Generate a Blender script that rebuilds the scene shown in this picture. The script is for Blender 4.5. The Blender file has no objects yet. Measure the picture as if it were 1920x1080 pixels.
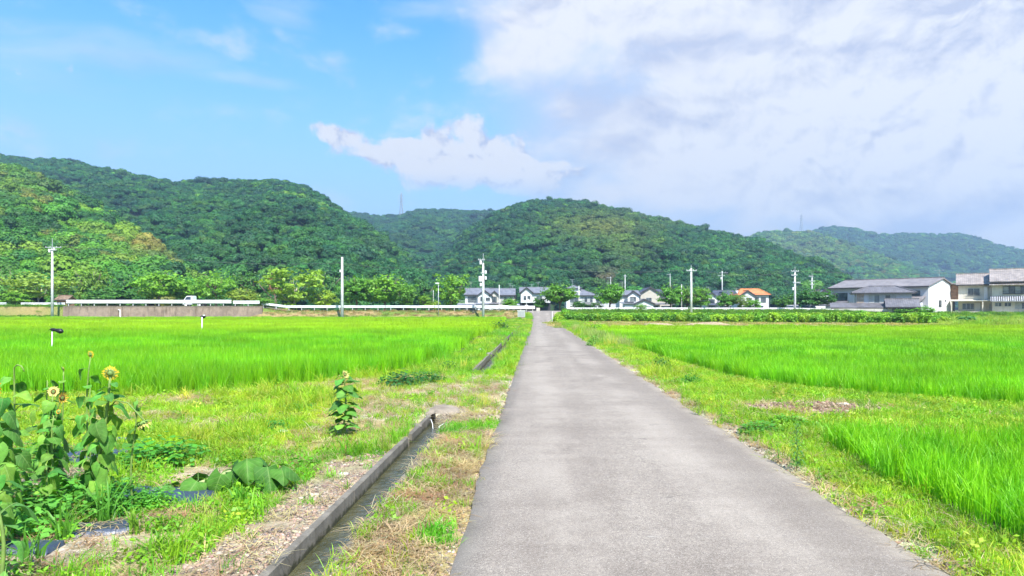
import bpy, math, random
import numpy as np

random.seed(7)
RNG = np.random.default_rng(11)
scene = bpy.context.scene
COL = scene.collection

# ---------------------------------------------------------------- camera
EYE, F, HOR = 1.6, 1300.0, 580.0            # eye height, focal length and horizon row of the 1920 px photograph
cam_d = bpy.data.cameras.new("camera")
cam = bpy.data.objects.new("camera", cam_d)
COL.objects.link(cam)
cam.location = (0, 0, EYE)
cam.rotation_euler = (math.radians(90), 0, 0)
cam_d.sensor_width = 36.0
cam_d.lens = 36.0 * F / 1920.0
cam_d.shift_y = (HOR - 540.0) / 1920.0
cam_d.clip_start, cam_d.clip_end = 0.05, 6000.0
scene.camera = cam

# ---------------------------------------------------------------- light
SUN_AZ, SUN_EL = math.radians(157), math.radians(51)     # clockwise from +Y
SUN_STRENGTH, SKY_STRENGTH, EXPOSURE = 4.9, 0.10, 1.18
sun_d = bpy.data.lights.new("sun", "SUN")
sun_d.energy = SUN_STRENGTH
sun_d.angle = math.radians(0.53)
sun_d.color = (1.0, 0.955, 0.89)
sun = bpy.data.objects.new("sun", sun_d)
COL.objects.link(sun)
sun.location = (-40, -60, 90)
sun.rotation_euler = (math.pi / 2 - SUN_EL, 0, math.pi - SUN_AZ)

world = bpy.data.worlds.new("World")
scene.world = world
world.use_nodes = True


class NT:
    """small helper to write node trees"""
    def __init__(self, tree):
        self.t = tree

    def n(self, typ, **kw):
        nd = self.t.nodes.new(typ)
        for k, v in kw.items():
            setattr(nd, k, v)
        return nd

    def put(self, sock, v):
        if isinstance(v, bpy.types.NodeSocket):
            self.t.links.new(v, sock)
        elif v is not None:
            sock.default_value = v

    def m(self, op, a, b=None, c=None, clamp=False):
        nd = self.n("ShaderNodeMath", operation=op, use_clamp=clamp)
        self.put(nd.inputs[0], a)
        if b is not None: self.put(nd.inputs[1], b)
        if c is not None: self.put(nd.inputs[2], c)
        return nd.outputs[0]

    def ss(self, v, lo, hi, tlo=0.0, thi=1.0):
        nd = self.n("ShaderNodeMapRange", interpolation_type="SMOOTHSTEP")
        self.put(nd.inputs[0], v)
        for i, x in enumerate((lo, hi, tlo, thi)):
            self.put(nd.inputs[i + 1], x)
        return nd.outputs[0]

    def mix(self, f, a, b, blend="MIX"):
        nd = self.n("ShaderNodeMix", data_type="RGBA", blend_type=blend)
        self.put(nd.inputs[0], f)
        self.put(nd.inputs[6], a)
        self.put(nd.inputs[7], b)
        return nd.outputs[2]

    def noise(self, vec, scale, detail=4.0, rough=0.55, lac=2.0, dist=0.0, out=0, dim="3D", w=None):
        nd = self.n("ShaderNodeTexNoise", noise_dimensions=dim)
        self.put(nd.inputs["Vector"], vec)
        nd.inputs["Scale"].default_value = scale
        nd.inputs["Detail"].default_value = detail
        nd.inputs["Roughness"].default_value = rough
        nd.inputs["Lacunarity"].default_value = lac
        nd.inputs["Distortion"].default_value = dist
        if w is not None: nd.inputs["W"].default_value = w
        return nd.outputs[out]

    def xyz(self, x, y, z):
        nd = self.n("ShaderNodeCombineXYZ")
        for i, v in enumerate((x, y, z)):
            self.put(nd.inputs[i], v)
        return nd.outputs[0]

    def sep(self, v):
        nd = self.n("ShaderNodeSeparateXYZ")
        self.put(nd.inputs[0], v)
        return nd.outputs


def c4(c):
    return (c[0], c[1], c[2], 1.0)


def build_world():
    t = world.node_tree
    t.nodes.clear()
    N = NT(t)
    tc = N.n("ShaderNodeTexCoord")
    d = N.sep(tc.outputs["Generated"])
    az = N.m("ARCTAN2", d[0], d[1])
    el = N.m("ARCSINE", d[2])
    sky = N.n("ShaderNodeTexSky", sky_type="NISHITA")
    sky.sun_disc = False
    sky.sun_elevation = SUN_EL
    sky.sun_rotation = SUN_AZ
    sky.altitude = 0
    sky.air_density = 1.0
    sky.dust_density = 0.6
    sky.ozone_density = 2.5
    # summer sky: a cyan blue that pales towards the horizon
    grade = N.mix(1.0, sky.outputs[0], (0.38, 1.02, 1.36, 1.0), "MULTIPLY")
    pale = N.ss(el, 0.00, 0.44, 1.0, 0.0)
    base = N.mix(N.m("MULTIPLY", pale, 0.92), grade, (2.85, 3.50, 4.30, 1.0))

    # clouds over the whole dome, gathered where a field of soft mounds says so
    warp = N.noise(N.xyz(az, el, 3.1), 5.0, 3.0, 0.5, out=1)
    wv = N.sep(warp)
    azw = N.m("ADD", az, N.m("MULTIPLY", N.m("SUBTRACT", wv[0], 0.5), 0.10))
    elw = N.m("ADD", el, N.m("MULTIPLY", N.m("SUBTRACT", wv[1], 0.5), 0.06))
    body = N.noise(N.xyz(azw, N.m("MULTIPLY", elw, 1.9), 0.7), 7.0, 9.0, 0.56)
    soft = N.noise(N.xyz(az, N.m("MULTIPLY", el, 2.2), 9.3), 3.2, 4.0, 0.5)
    far_field = N.noise(N.xyz(az, el, 5.5), 1.3, 2.0, 0.5)

    def blob(px, py, rx, ry, amp, p=1.0):
        a0, e0 = math.atan((px - 960) / F), math.atan((HOR - py) / F)
        dx = N.m("DIVIDE", N.m("SUBTRACT", azw, a0), rx / F)
        dy = N.m("DIVIDE", N.m("SUBTRACT", elw, e0), ry / F)
        r = N.m("SQRT", N.m("ADD", N.m("MULTIPLY", dx, dx), N.m("MULTIPLY", dy, dy)))
        return N.m("MULTIPLY", N.ss(r, 0.25, 1.25, 1.0, 0.0), amp)

    def total(items):
        s = None
        for b in items:
            v = blob(*b)
            s = v if s is None else N.m("ADD", s, v)
        return s
    bank = total([(1560, 120, 620, 330, 0.62), (1400, 330, 420, 150, 0.42), (1860, 260, 420, 330, 0.40),
                  (1130, 15, 260, 70, 0.42), (1000, 80, 85, 80, 0.36), (2300, 150, 500, 420, 0.5)])
    cumulus = total([(875, 274, 105, 66, 0.56), (995, 304, 92, 60, 0.50), (785, 302, 95, 46, 0.44), (690, 276, 92, 38, 0.46),
                     (605, 252, 72, 22, 0.40), (910, 332, 210, 40, 0.26), (1090, 345, 150, 40, 0.22)])
    wisps = total([(120, 150, 330, 30, 0.17), (330, 175, 260, 20, 0.13), (520, 40, 80, 46, 0.18), (60, 205, 240, 40, 0.14),
                   (500, 185, 90, 14, 0.16), (830, 15, 160, 28, 0.20)])
    elsewhere = N.m("MULTIPLY", N.ss(far_field, 0.50, 0.66), N.ss(N.m("ABSOLUTE", az), 0.78, 1.15))
    dens = N.m("ADD", bank, N.m("MULTIPLY", elsewhere, 0.4))
    fray = N.noise(N.xyz(azw, N.m("MULTIPLY", elw, 1.5), 4.4), 17.0, 8.0, 0.6)
    dens = N.m("ADD", dens, N.m("ADD", N.m("MULTIPLY", N.m("SUBTRACT", body, 0.5), 1.25), N.m("MULTIPLY", N.m("SUBTRACT", fray, 0.5), 0.75)))
    m_cloud = N.ss(dens, 0.02, 0.66)
    wisp_n = N.noise(N.xyz(azw, N.m("MULTIPLY", elw, 4.5), 2.2), 6.0, 7.0, 0.6)
    m_wisp = N.m("MULTIPLY", N.ss(N.m("ADD", wisps, N.m("MULTIPLY", N.m("SUBTRACT", wisp_n, 0.5), 0.55)), 0.03, 0.34), 0.38)
    curl = N.noise(N.xyz(azw, N.m("MULTIPLY", elw, 1.25), 6.6), 15.0, 10.0, 0.60, dist=0.25)
    curl2 = N.noise(N.xyz(N.m("SUBTRACT", azw, 0.006), N.m("MULTIPLY", N.m("ADD", elw, 0.010), 1.25), 6.6), 15.0, 10.0, 0.60, dist=0.25)
    puffs = N.noise(N.xyz(azw, N.m("MULTIPLY", elw, 1.1), 8.8), 34.0, 8.0, 0.62)
    heap = N.m("ADD", cumulus, N.m("ADD", N.m("MULTIPLY", N.m("SUBTRACT", curl, 0.5), 1.0), N.m("MULTIPLY", N.m("SUBTRACT", puffs, 0.5), 0.85)))
    m_heap = N.m("MULTIPLY", N.ss(heap, 0.19, 0.46), N.ss(el, math.atan((HOR - 400) / F), math.atan((HOR - 320) / F)))
    m = N.m("MAXIMUM", N.m("MAXIMUM", m_cloud, m_wisp), m_heap)
    m = N.m("MULTIPLY", m, N.ss(el, -0.02, 0.10))
    veil = N.m("MULTIPLY", N.ss(bank, 0.0, 0.30), N.ss(el, 0.0, 0.12, 0.35, 0.72))
    thick = N.noise(N.xyz(N.m("ADD", azw, 0.03), N.m("MULTIPLY", N.m("SUBTRACT", elw, 0.03), 1.9), 0.7), 7.0, 6.0, 0.5)
    lit = N.ss(N.m("ADD", N.m("MULTIPLY", N.m("SUBTRACT", body, thick), 1.6), N.m("MULTIPLY", N.m("SUBTRACT", soft, 0.5), 2.3)), -0.52, 0.22)
    heap_lit = N.ss(N.m("ADD", N.m("MULTIPLY", N.m("SUBTRACT", curl, curl2), 6.0), N.m("MULTIPLY", heap, 1.0)), -0.25, 0.55)
    lit = N.m("ADD", N.m("MULTIPLY", lit, N.m("SUBTRACT", 1.0, m_heap)), N.m("MULTIPLY", heap_lit, m_heap))
    lit = N.m("ADD", lit, N.m("MULTIPLY", N.m("SUBTRACT", curl, curl2), N.m("MULTIPLY", bank, 3.2)), clamp=True)
    cloud = N.mix(lit, (2.80, 3.00, 3.75, 1.0), (4.36, 4.38, 4.48, 1.0))
    col = N.mix(veil, base, (2.95, 3.35, 4.10, 1.0))
    col = N.mix(m, col, cloud)
    bg = N.n("ShaderNodeBackground")
    N.put(bg.inputs[0], col)
    bg.inputs[1].default_value = SKY_STRENGTH
    out = N.n("ShaderNodeOutputWorld")
    t.links.new(bg.outputs[0], out.inputs[0])


build_world()

vs = scene.view_settings
scene.display_settings.display_device = "sRGB"
vs.view_transform = "Standard"
vs.look = "None"
vs.exposure = EXPOSURE
vs.gamma = 1.0
vs.use_curve_mapping = False
cy = scene.cycles
cy.max_bounces = 6
cy.diffuse_bounces = 3
cy.glossy_bounces = 2
cy.transmission_bounces = 4
cy.volume_bounces = 0
cy.sample_clamp_indirect = 6.0
cy.use_denoising = True
cy.use_adaptive_sampling = True
cy.adaptive_threshold = 0.02

# ---------------------------------------------------------------- helpers: numbers
def sstep(x, lo, hi):
    t = np.clip((np.asarray(x, float) - lo) / (hi - lo), 0, 1)
    return t * t * (3 - 2 * t)


def _hash(ix, iy, seed):
    h = (ix.astype(np.int64) * 374761393 + iy.astype(np.int64) * 668265263 + seed * 1274126177) & 0xFFFFFFFF
    h = ((h ^ (h >> 13)) * 1274126177) & 0xFFFFFFFF
    return ((h ^ (h >> 16)) & 0xFFFF) / 65535.0


def vnoise(x, y, seed=0):
    x, y = np.asarray(x, float), np.asarray(y, float)
    ix, iy = np.floor(x), np.floor(y)
    fx, fy = x - ix, y - iy
    fx, fy = fx * fx * (3 - 2 * fx), fy * fy * (3 - 2 * fy)
    ix, iy = ix.astype(np.int64), iy.astype(np.int64)
    a, b = _hash(ix, iy, seed), _hash(ix + 1, iy, seed)
    c, d = _hash(ix, iy + 1, seed), _hash(ix + 1, iy + 1, seed)
    return (a * (1 - fx) + b * fx) * (1 - fy) + (c * (1 - fx) + d * fx) * fy


def fbm(x, y, octaves=4, seed=0, gain=0.5):
    s, a, t = 0.0, 1.0, 0.0
    for o in range(octaves):
        s = s + a * vnoise(np.asarray(x) * 2 ** o + 17.3 * o, np.asarray(y) * 2 ** o - 9.1 * o, seed + o)
        t += a
        a *= gain
    return s / t


TH = math.atan(0.0354)
CT, ST = math.cos(TH), math.sin(TH)
RX0 = -0.546


def uv2xy(u, v):
    return RX0 + u * CT + v * ST, -u * ST + v * CT


def xy2uv(x, y):
    return (x - RX0) * CT - y * ST, (x - RX0) * ST + y * CT


def at(px, py, z=0.0):
    """point of height z seen in the photograph at (px, py)"""
    Y = F * (EYE - z) / (py - HOR)
    return (px - 960) / F * Y, Y


def wx(px, Y):
    return (px - 960) / F * Y


def wz(py, Y):
    return EYE + (HOR - py) / F * Y


def inside(poly, x, y):
    x, y = np.asarray(x, float), np.asarray(y, float)
    r = np.zeros(x.shape, bool)
    n = len(poly)
    for i in range(n):
        (x1, y1), (x2, y2) = poly[i], poly[(i + 1) % n]
        if y1 == y2:
            continue
        c = (y1 > y) != (y2 > y)
        r ^= c & (x < (x2 - x1) * (y - y1) / (y2 - y1) + x1)
    return r


def poly_dist(poly, x, y):
    """signed distance, positive inside"""
    d = np.full(np.shape(x), 1e9)
    n = len(poly)
    for i in range(n):
        (x1, y1), (x2, y2) = poly[i], poly[(i + 1) % n]
        dx, dy = x2 - x1, y2 - y1
        t = np.clip(((x - x1) * dx + (y - y1) * dy) / (dx * dx + dy * dy), 0, 1)
        d = np.minimum(d, np.hypot(x - (x1 + t * dx), y - (y1 + t * dy)))
    return np.where(inside(poly, x, y), d, -d)


# ---------------------------------------------------------------- helpers: objects
def tag(o, label=None, cat=None, group=None, kind=None):
    if label: o["label"] = label
    if cat: o["category"] = cat
    if group: o["group"] = group
    if kind: o["kind"] = kind
    return o


def link(name, me, parent=None, loc=None, rot=None):
    o = bpy.data.objects.new(name, me)
    COL.objects.link(o)
    if parent is not None: o.parent = parent
    if loc is not None: o.location = loc
    if rot is not None: o.rotation_euler = rot
    return o


def empty(name, label, cat, loc, rz=0.0, group=None):
    o = bpy.data.objects.new(name, None)
    COL.objects.link(o)
    o.empty_display_size = 0.2
    o.location = loc
    o.rotation_euler = (0, 0, rz)
    return tag(o, label, cat, group)


def copy_tree(o, parent=None):
    c = o.copy()
    COL.objects.link(c)
    if parent is not None: c.parent = parent
    for ch in list(o.children):
        copy_tree(ch, c)
    return c


def np_mesh(name, V, quads=None, tris=None, mat=None, smooth=False):
    """mesh from numpy arrays"""
    me = bpy.data.meshes.new(name)
    V = np.asarray(V, np.float32)
    nq = 0 if quads is None else len(quads)
    nt = 0 if tris is None else len(tris)
    me.vertices.add(len(V))
    me.vertices.foreach_set("co", V.ravel())
    loops = []
    if nq: loops.append(np.asarray(quads, np.int32).ravel())
    if nt: loops.append(np.asarray(tris, np.int32).ravel())
    L = np.concatenate(loops)
    me.loops.add(len(L))
    me.loops.foreach_set("vertex_index", L)
    me.polygons.add(nq + nt)
    st = np.concatenate([np.arange(nq) * 4, nq * 4 + np.arange(nt) * 3]).astype(np.int32)
    me.polygons.foreach_set("loop_start", st)
    me.polygons.foreach_set("loop_total", np.concatenate([np.full(nq, 4), np.full(nt, 3)]).astype(np.int32))
    if smooth:
        me.polygons.foreach_set("use_smooth", np.ones(nq + nt, bool))
    me.update(calc_edges=True)
    if mat is not None: me.materials.append(mat)
    return me


class MB:
    """collects simple solids into one mesh"""
    def __init__(self):
        self.v, self.f = [], []

    def add(self, vs, fs):
        b = len(self.v)
        self.v += [tuple(p) for p in vs]
        self.f += [tuple(i + b for i in f) for f in fs]
        return self

    def box(self, x0, x1, y0, y1, z0, z1, rz=0.0, piv=None):
        vs = [(x, y, z) for z in (z0, z1) for (x, y) in ((x0, y0), (x1, y0), (x1, y1), (x0, y1))]
        if rz:
            px, py = piv or ((x0 + x1) / 2, (y0 + y1) / 2)
            c, s = math.cos(rz), math.sin(rz)
            vs = [(px + (x - px) * c - (y - py) * s, py + (x - px) * s + (y - py) * c, z) for x, y, z in vs]
        return self.add(vs, [(3, 2, 1, 0), (4, 5, 6, 7), (0, 1, 5, 4), (1, 2, 6, 5), (2, 3, 7, 6), (3, 0, 4, 7)])

    def prism(self, poly, axis, a0, a1):
        """polygon in the two other axes, extruded along axis from a0 to a1"""
        n = len(poly)
        def p(q, a):
            return {"x": (a, q[0], q[1]), "y": (q[0], a, q[1]), "z": (q[0], q[1], a)}[axis]
        vs = [p(q, a0) for q in poly] + [p(q, a1) for q in poly]
        fs = [tuple(range(n)), tuple(range(2 * n - 1, n - 1, -1))]
        fs += [(i, i + n, (i + 1) % n + n, (i + 1) % n) for i in range(n)]
        return self.add(vs, fs)

    def tube(self, pts, rad, n=8, cap=True):
        pts = [np.array(p, float) for p in pts]
        if not hasattr(rad, "__len__"): rad = [rad] * len(pts)
        vs, fs = [], []
        ref = None
        for i, p in enumerate(pts):
            t = pts[min(i + 1, len(pts) - 1)] - pts[max(i - 1, 0)]
            t = t / (np.linalg.norm(t) + 1e-9)
            if ref is None:
                ref = np.array((1.0, 0, 0)) if abs(t[0]) < 0.8 else np.array((0, 1.0, 0))
            a = ref - t * np.dot(ref, t)
            a /= np.linalg.norm(a) + 1e-9
            ref = a
            b = np.cross(t, a)
            for k in range(n):
                q = 2 * math.pi * k / n
                vs.append(tuple(p + rad[i] * (math.cos(q) * a + math.sin(q) * b)))
        for i in range(len(pts) - 1):
            for k in range(n):
                k2 = (k + 1) % n
                fs.append((i * n + k, i * n + k2, (i + 1) * n + k2, (i + 1) * n + k))
        if cap:
            fs.append(tuple(range(n - 1, -1, -1)))
            fs.append(tuple((len(pts) - 1) * n + k for k in range(n)))
        return self.add(vs, fs)

    def lathe(self, prof, n=12, c=(0, 0, 0), axis="z"):
        vs, fs = [], []
        for r, h in prof:
            for k in range(n):
                q = 2 * math.pi * k / n
                a, b = r * math.cos(q), r * math.sin(q)
                vs.append({"z": (c[0] + a, c[1] + b, c[2] + h), "x": (c[0] + h, c[1] + a, c[2] + b), "y": (c[0] + b, c[1] + h, c[2] + a)}[axis])
        for i in range(len(prof) - 1):
            for k in range(n):
                k2 = (k + 1) % n
                fs.append((i * n + k, i * n + k2, (i + 1) * n + k2, (i + 1) * n + k))
        fs.append(tuple(range(n - 1, -1, -1)))
        fs.append(tuple((len(prof) - 1) * n + k for k in range(n)))
        return self.add(vs, fs)

    def mesh(self, name, mat, smooth=False, bevel=0):
        me = bpy.data.meshes.new(name)
        me.from_pydata(self.v, [], self.f)
        if smooth:
            me.polygons.foreach_set("use_smooth", [True] * len(me.polygons))
        me.materials.append(mat)
        return me

    def build(self, name, mat, parent=None, loc=None, rot=None, smooth=False):
        return link(name, self.mesh(name, mat, smooth), parent, loc, rot)


# ---------------------------------------------------------------- materials
MATS = {}


def mat_base(name):
    m = bpy.data.materials.new(name)
    m.use_nodes = True
    m.node_tree.nodes.clear()
    return m, NT(m.node_tree)


def finish(N, shader):
    out = N.n("ShaderNodeOutputMaterial")
    N.t.links.new(shader, out.inputs[0])


def principled(N, col, rough=0.6, spec=0.5, metal=0.0, normal=None):
    b = N.n("ShaderNodeBsdfPrincipled")
    N.put(b.inputs["Base Color"], col)
    N.put(b.inputs["Roughness"], rough)
    b.inputs["Specular IOR Level"].default_value = spec
    b.inputs["Metallic"].default_value = metal
    if normal is not None: N.put(b.inputs["Normal"], normal)
    return b.outputs[0]


def bump(N, h, strength=0.4, dist=0.02):
    b = N.n("ShaderNodeBump")
    b.inputs["Strength"].default_value = strength
    b.inputs["Distance"].default_value = dist
    N.put(b.inputs["Height"], h)
    return b.outputs[0]


def objco(N):
    return N.n("ShaderNodeTexCoord").outputs["Object"]


def worldco(N):
    return N.n("ShaderNodeNewGeometry").outputs["Position"]


def simple_mat(name, col, rough=0.6, spec=0.4, metal=0.0, var=0.12, scale=3.0, bmp=0.0, streak=0.0, fine=0.0):
    """paint, metal, plaster: base colour with wear and weather streaks"""
    m, N = mat_base(name)
    co = objco(N)
    n1 = N.noise(co, scale, 5.0, 0.6)
    c = N.mix(N.ss(n1, 0.3, 0.7), c4([x * (1 - var) for x in col]), c4([min(1, x * (1 + var)) for x in col]))
    if streak:
        s = N.sep(co)
        st = N.noise(N.xyz(N.m("MULTIPLY", s[0], 3.0), N.m("MULTIPLY", s[1], 3.0), N.m("MULTIPLY", s[2], 0.25)), 1.6, 5.0, 0.65)
        c = N.mix(N.m("MULTIPLY", N.ss(st, 0.5, 0.72), streak), c, c4([x * 0.45 for x in col]))
    nrm = None
    if bmp:
        nrm = bump(N, N.noise(co, scale * 12, 4.0, 0.6), bmp, 0.01)
    finish(N, principled(N, c, rough, spec, metal, nrm))
    MATS[name] = m
    return m


def leaf_mat(name, src="tint", trans=0.35, rough=0.55, col=(0.05, 0.16, 0.02), var=0.25, scale=0.8, spec=0.35, vein=False, thr_tint=(1.25, 1.2, 0.5)):
    """foliage: reflected light plus light let through; src tint = colour carried by each scattered plant, colour = the object's own colour"""
    m, N = mat_base(name)
    if src == "tint":
        a = N.n("ShaderNodeAttribute", attribute_type="INSTANCER", attribute_name="tint")
        c0 = a.outputs["Color"]
    elif src == "object":
        c0 = N.n("ShaderNodeObjectInfo").outputs["Color"]
    else:
        rgb = N.n("ShaderNodeRGB")
        rgb.outputs[0].default_value = c4(col)
        c0 = rgb.outputs[0]
    co = worldco(N)
    n = N.noise(co, scale, 4.0, 0.65)
    k = N.ss(n, 0.28, 0.72, 1 - var, 1 + var)
    c = N.mix(1.0, c0, N.xyz(k, k, N.m("POWER", k, 0.6)), "MULTIPLY")
    nrm = None
    if vein:
        oc = objco(N)
        w = N.noise(oc, 38.0, 3.0, 0.6)
        nrm = bump(N, w, 0.35, 0.01)
        c = N.mix(N.m("MULTIPLY", N.ss(w, 0.5, 0.75), 0.35), c, c4([1.5 * x for x in col]))
    b = N.n("ShaderNodeBsdfPrincipled")
    N.put(b.inputs["Base Color"], c)
    b.inputs["Roughness"].default_value = rough
    b.inputs["Specular IOR Level"].default_value = spec
    if nrm is not None: N.put(b.inputs["Normal"], nrm)
    tr = N.n("ShaderNodeBsdfTranslucent")
    N.put(tr.inputs[0], N.mix(1.0, c, c4(thr_tint), "MULTIPLY"))
    mx = N.n("ShaderNodeMixShader")
    mx.inputs[0].default_value = trans
    N.t.links.new(b.outputs[0], mx.inputs[1])
    N.t.links.new(tr.outputs[0], mx.inputs[2])
    finish(N, mx.outputs[0])
    MATS[name] = m
    return m


# ---------------------------------------------------------------- scattered vegetation (only for what nobody could count)
def library(name, meshes):
    """plant shapes to scatter; they live outside the scene"""
    c = bpy.data.collections.new(name)
    for i, me in enumerate(meshes):
        c.objects.link(bpy.data.objects.new("%s_%02d" % (name, i), me))
    return c


def scatter(name, lib, P, rot, scl, tint, label, cat=None, nvar=1, kind="stuff"):
    P = np.asarray(P, np.float32)
    n = len(P)
    me = bpy.data.meshes.new(name)
    me.vertices.add(n)
    me.vertices.foreach_set("co", P.ravel())
    def attr(nm, typ, arr, field):
        a = me.attributes.new(nm, typ, "POINT")
        a.data.foreach_set(field, np.ascontiguousarray(arr).ravel())
    attr("rot", "FLOAT_VECTOR", np.asarray(rot, np.float32), "vector")
    s = np.asarray(scl, np.float32)
    if s.ndim == 1: s = np.stack([s, s, s], 1)
    attr("scl", "FLOAT_VECTOR", s, "vector")
    t = np.concatenate([np.asarray(tint, np.float32), np.ones((n, 1), np.float32)], 1)
    attr("tint", "FLOAT_COLOR", t, "color")
    attr("pick", "INT", RNG.integers(0, nvar, n).astype(np.int32), "value")
    o = link(name, me)
    tag(o, label, cat, None, kind)
    g = bpy.data.node_groups.new(name + "_nodes", "GeometryNodeTree")
    g.interface.new_socket("Geometry", in_out="INPUT", socket_type="NodeSocketGeometry")
    g.interface.new_socket("Geometry", in_out="OUTPUT", socket_type="NodeSocketGeometry")
    nd = g.nodes.new
    gi, go = nd("NodeGroupInput"), nd("NodeGroupOutput")
    iop, ci = nd("GeometryNodeInstanceOnPoints"), nd("GeometryNodeCollectionInfo")
    ci.inputs["Collection"].default_value = lib
    ci.inputs["Separate Children"].default_value = True
    ci.inputs["Reset Children"].default_value = True
    iop.inputs["Pick Instance"].default_value = True
    def named(nm, typ):
        a = nd("GeometryNodeInputNamedAttribute")
        a.data_type = typ
        a.inputs[0].default_value = nm
        return [s for s in a.outputs if s.enabled and s.name == "Attribute"][0]
    L = g.links.new
    L(gi.outputs[0], iop.inputs["Points"])
    L(ci.outputs[0], iop.inputs["Instance"])
    L(named("pick", "INT"), iop.inputs["Instance Index"])
    L(named("rot", "FLOAT_VECTOR"), iop.inputs["Rotation"])
    L(named("scl", "FLOAT_VECTOR"), iop.inputs["Scale"])
    L(iop.outputs[0], go.inputs[0])
    md = o.modifiers.new("scatter", "NODES")
    md.node_group = g
    return o


def rand_rot(n, tilt=0.15):
    r = np.zeros((n, 3), np.float32)
    r[:, 0] = RNG.normal(0, tilt, n)
    r[:, 1] = RNG.normal(0, tilt, n)
    r[:, 2] = RNG.uniform(0, 2 * math.pi, n)
    return r


def tints(n, cols, w=None, jit=0.18):
    cols = np.asarray(cols, float)
    k = RNG.choice(len(cols), n, p=None if w is None else np.asarray(w) / np.sum(w))
    c = cols[k] * RNG.uniform(1 - jit, 1 + jit, (n, 1)) * RNG.uniform(1 - jit * .5, 1 + jit * .5, (n, 3))
    return c


def blades_mesh(name, mat, n, radius, h, width, lean, seed, curve=1.0, rect=None):
    """n grass blades rooted in a disc (or a rectangle)"""
    r = np.random.default_rng(seed)
    if rect is None:
        q, rr = r.uniform(0, 2 * math.pi, n), radius * np.sqrt(r.uniform(0, 1, n))
        bx, by = rr * np.cos(q), rr * np.sin(q)
    else:
        bx, by = r.uniform(-rect, rect, n), r.uniform(-rect, rect, n)
    H = r.uniform(h[0], h[1], n)
    d = r.uniform(0, 2 * math.pi, n)
    ln = np.abs(r.normal(0, 1, n)) * lean * H
    dx, dy = np.cos(d) * ln, np.sin(d) * ln
    f = r.uniform(0, 2 * math.pi, n)
    w = width * r.uniform(0.7, 1.3, n) / 2
    wxn, wyn = np.cos(f) * w, np.sin(f) * w
    V = np.zeros((n, 7, 3))
    for k, (t, ws) in enumerate(((0, .8), (.45, 1.0), (.8, .65))):
        off = t ** (1 + curve)
        z = H * t * (1 - 0.12 * lean * t)
        for j, s in enumerate((-1, 1)):
            V[:, k * 2 + j, 0] = bx + dx * off + s * wxn * ws
            V[:, k * 2 + j, 1] = by + dy * off + s * wyn * ws
            V[:, k * 2 + j, 2] = z
    V[:, 6, 0], V[:, 6, 1] = bx + dx, by + dy
    V[:, 6, 2] = H * (1 - 0.25 * min(lean, 1.0))
    b = (np.arange(n) * 7)[:, None]
    quads = np.concatenate([b + np.array([0, 1, 3, 2]), b + np.array([2, 3, 5, 4])])
    return np_mesh(name, V.reshape(-1, 3), quads, b + np.array([4, 5, 6]), mat)


def leaf_cloud(C, Nrm, size, r, aspect=1.9, jitter=0.7, droop=0.0):
    """rhombic leaves at centres C facing roughly along Nrm"""
    n = len(C)
    nm = Nrm + r.normal(0, jitter, (n, 3))
    nm /= np.linalg.norm(nm, axis=1)[:, None] + 1e-9
    t = np.cross(nm, r.normal(0, 1, (n, 3)))
    t[:, 2] -= droop
    t /= np.linalg.norm(t, axis=1)[:, None] + 1e-9
    b = np.cross(nm, t)
    s = size * r.uniform(0.65, 1.35, (n, 1))
    V = np.stack([C - t * s * aspect / 2, C + b * s / 2 - t * s * .1, C + t * s * aspect / 2, C - b * s / 2 - t * s * .1], 1)
    V[:, (1, 3)] += nm[:, None] * (s * 0.12)[:, None]
    return V.reshape(-1, 3), (np.arange(n) * 4)[:, None] + np.array([0, 1, 2, 3])


def blob_mesh(r, subdiv=2, amp=0.3, sx=1, sy=1, sz=1, seed=0):
    import bmesh
    bm = bmesh.new()
    bmesh.ops.create_icosphere(bm, subdivisions=subdiv, radius=1.0)
    V = np.array([v.co[:] for v in bm.verts])
    Fc = np.array([[v.index for v in f.verts] for f in bm.faces])
    bm.free()
    k = 1 + amp * (fbm(V[:, 0] * 1.7 + V[:, 2] * 1.3 + seed * 7.1, V[:, 1] * 1.7 - V[:, 2] * 0.9 + seed * 3.7, 3, seed) - 0.5) * 2
    return V * k[:, None] * np.array([sx, sy, sz]) * r, Fc
# ================================================================ SETTING
PADDY_L = [(-90, 13.2), (-6.4, 13.2), (-4.6, 15.0), (-3.2, 17.3), (-2.2, 22.0), (-1.75, 27), (-1.55, 39), (-1.15, 62), (-0.6, 84), (-1.2, 104.5), (-90, 104.5)]
PADDY_R = [(4.95, 59), (5.05, 45), (5.15, 31), (5.3, 20.5), (5.7, 16.0), (6.3, 13.9), (8.8, 11.9), (14, 10.6), (40, 9.5), (90, 9.5), (90, 59)]
PADDY_N = [(3.66, 8.35), (3.54, 6.6), (3.40, 5.2), (3.20, 3.2), (3.1, -2), (14, -2), (14, 8.9), (6.4, 8.75)]
DITCH = [(-6.0, 11.2), (17.4, 70.0)]
CH0, CH1 = -1.036, -0.765                 # inner faces of the ditch


def bank_top(x):
    z = 2.0 - 0.68 * sstep(x, -41.5, -35)
    return z - 0.45 * sstep(x, 46, 62)


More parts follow.
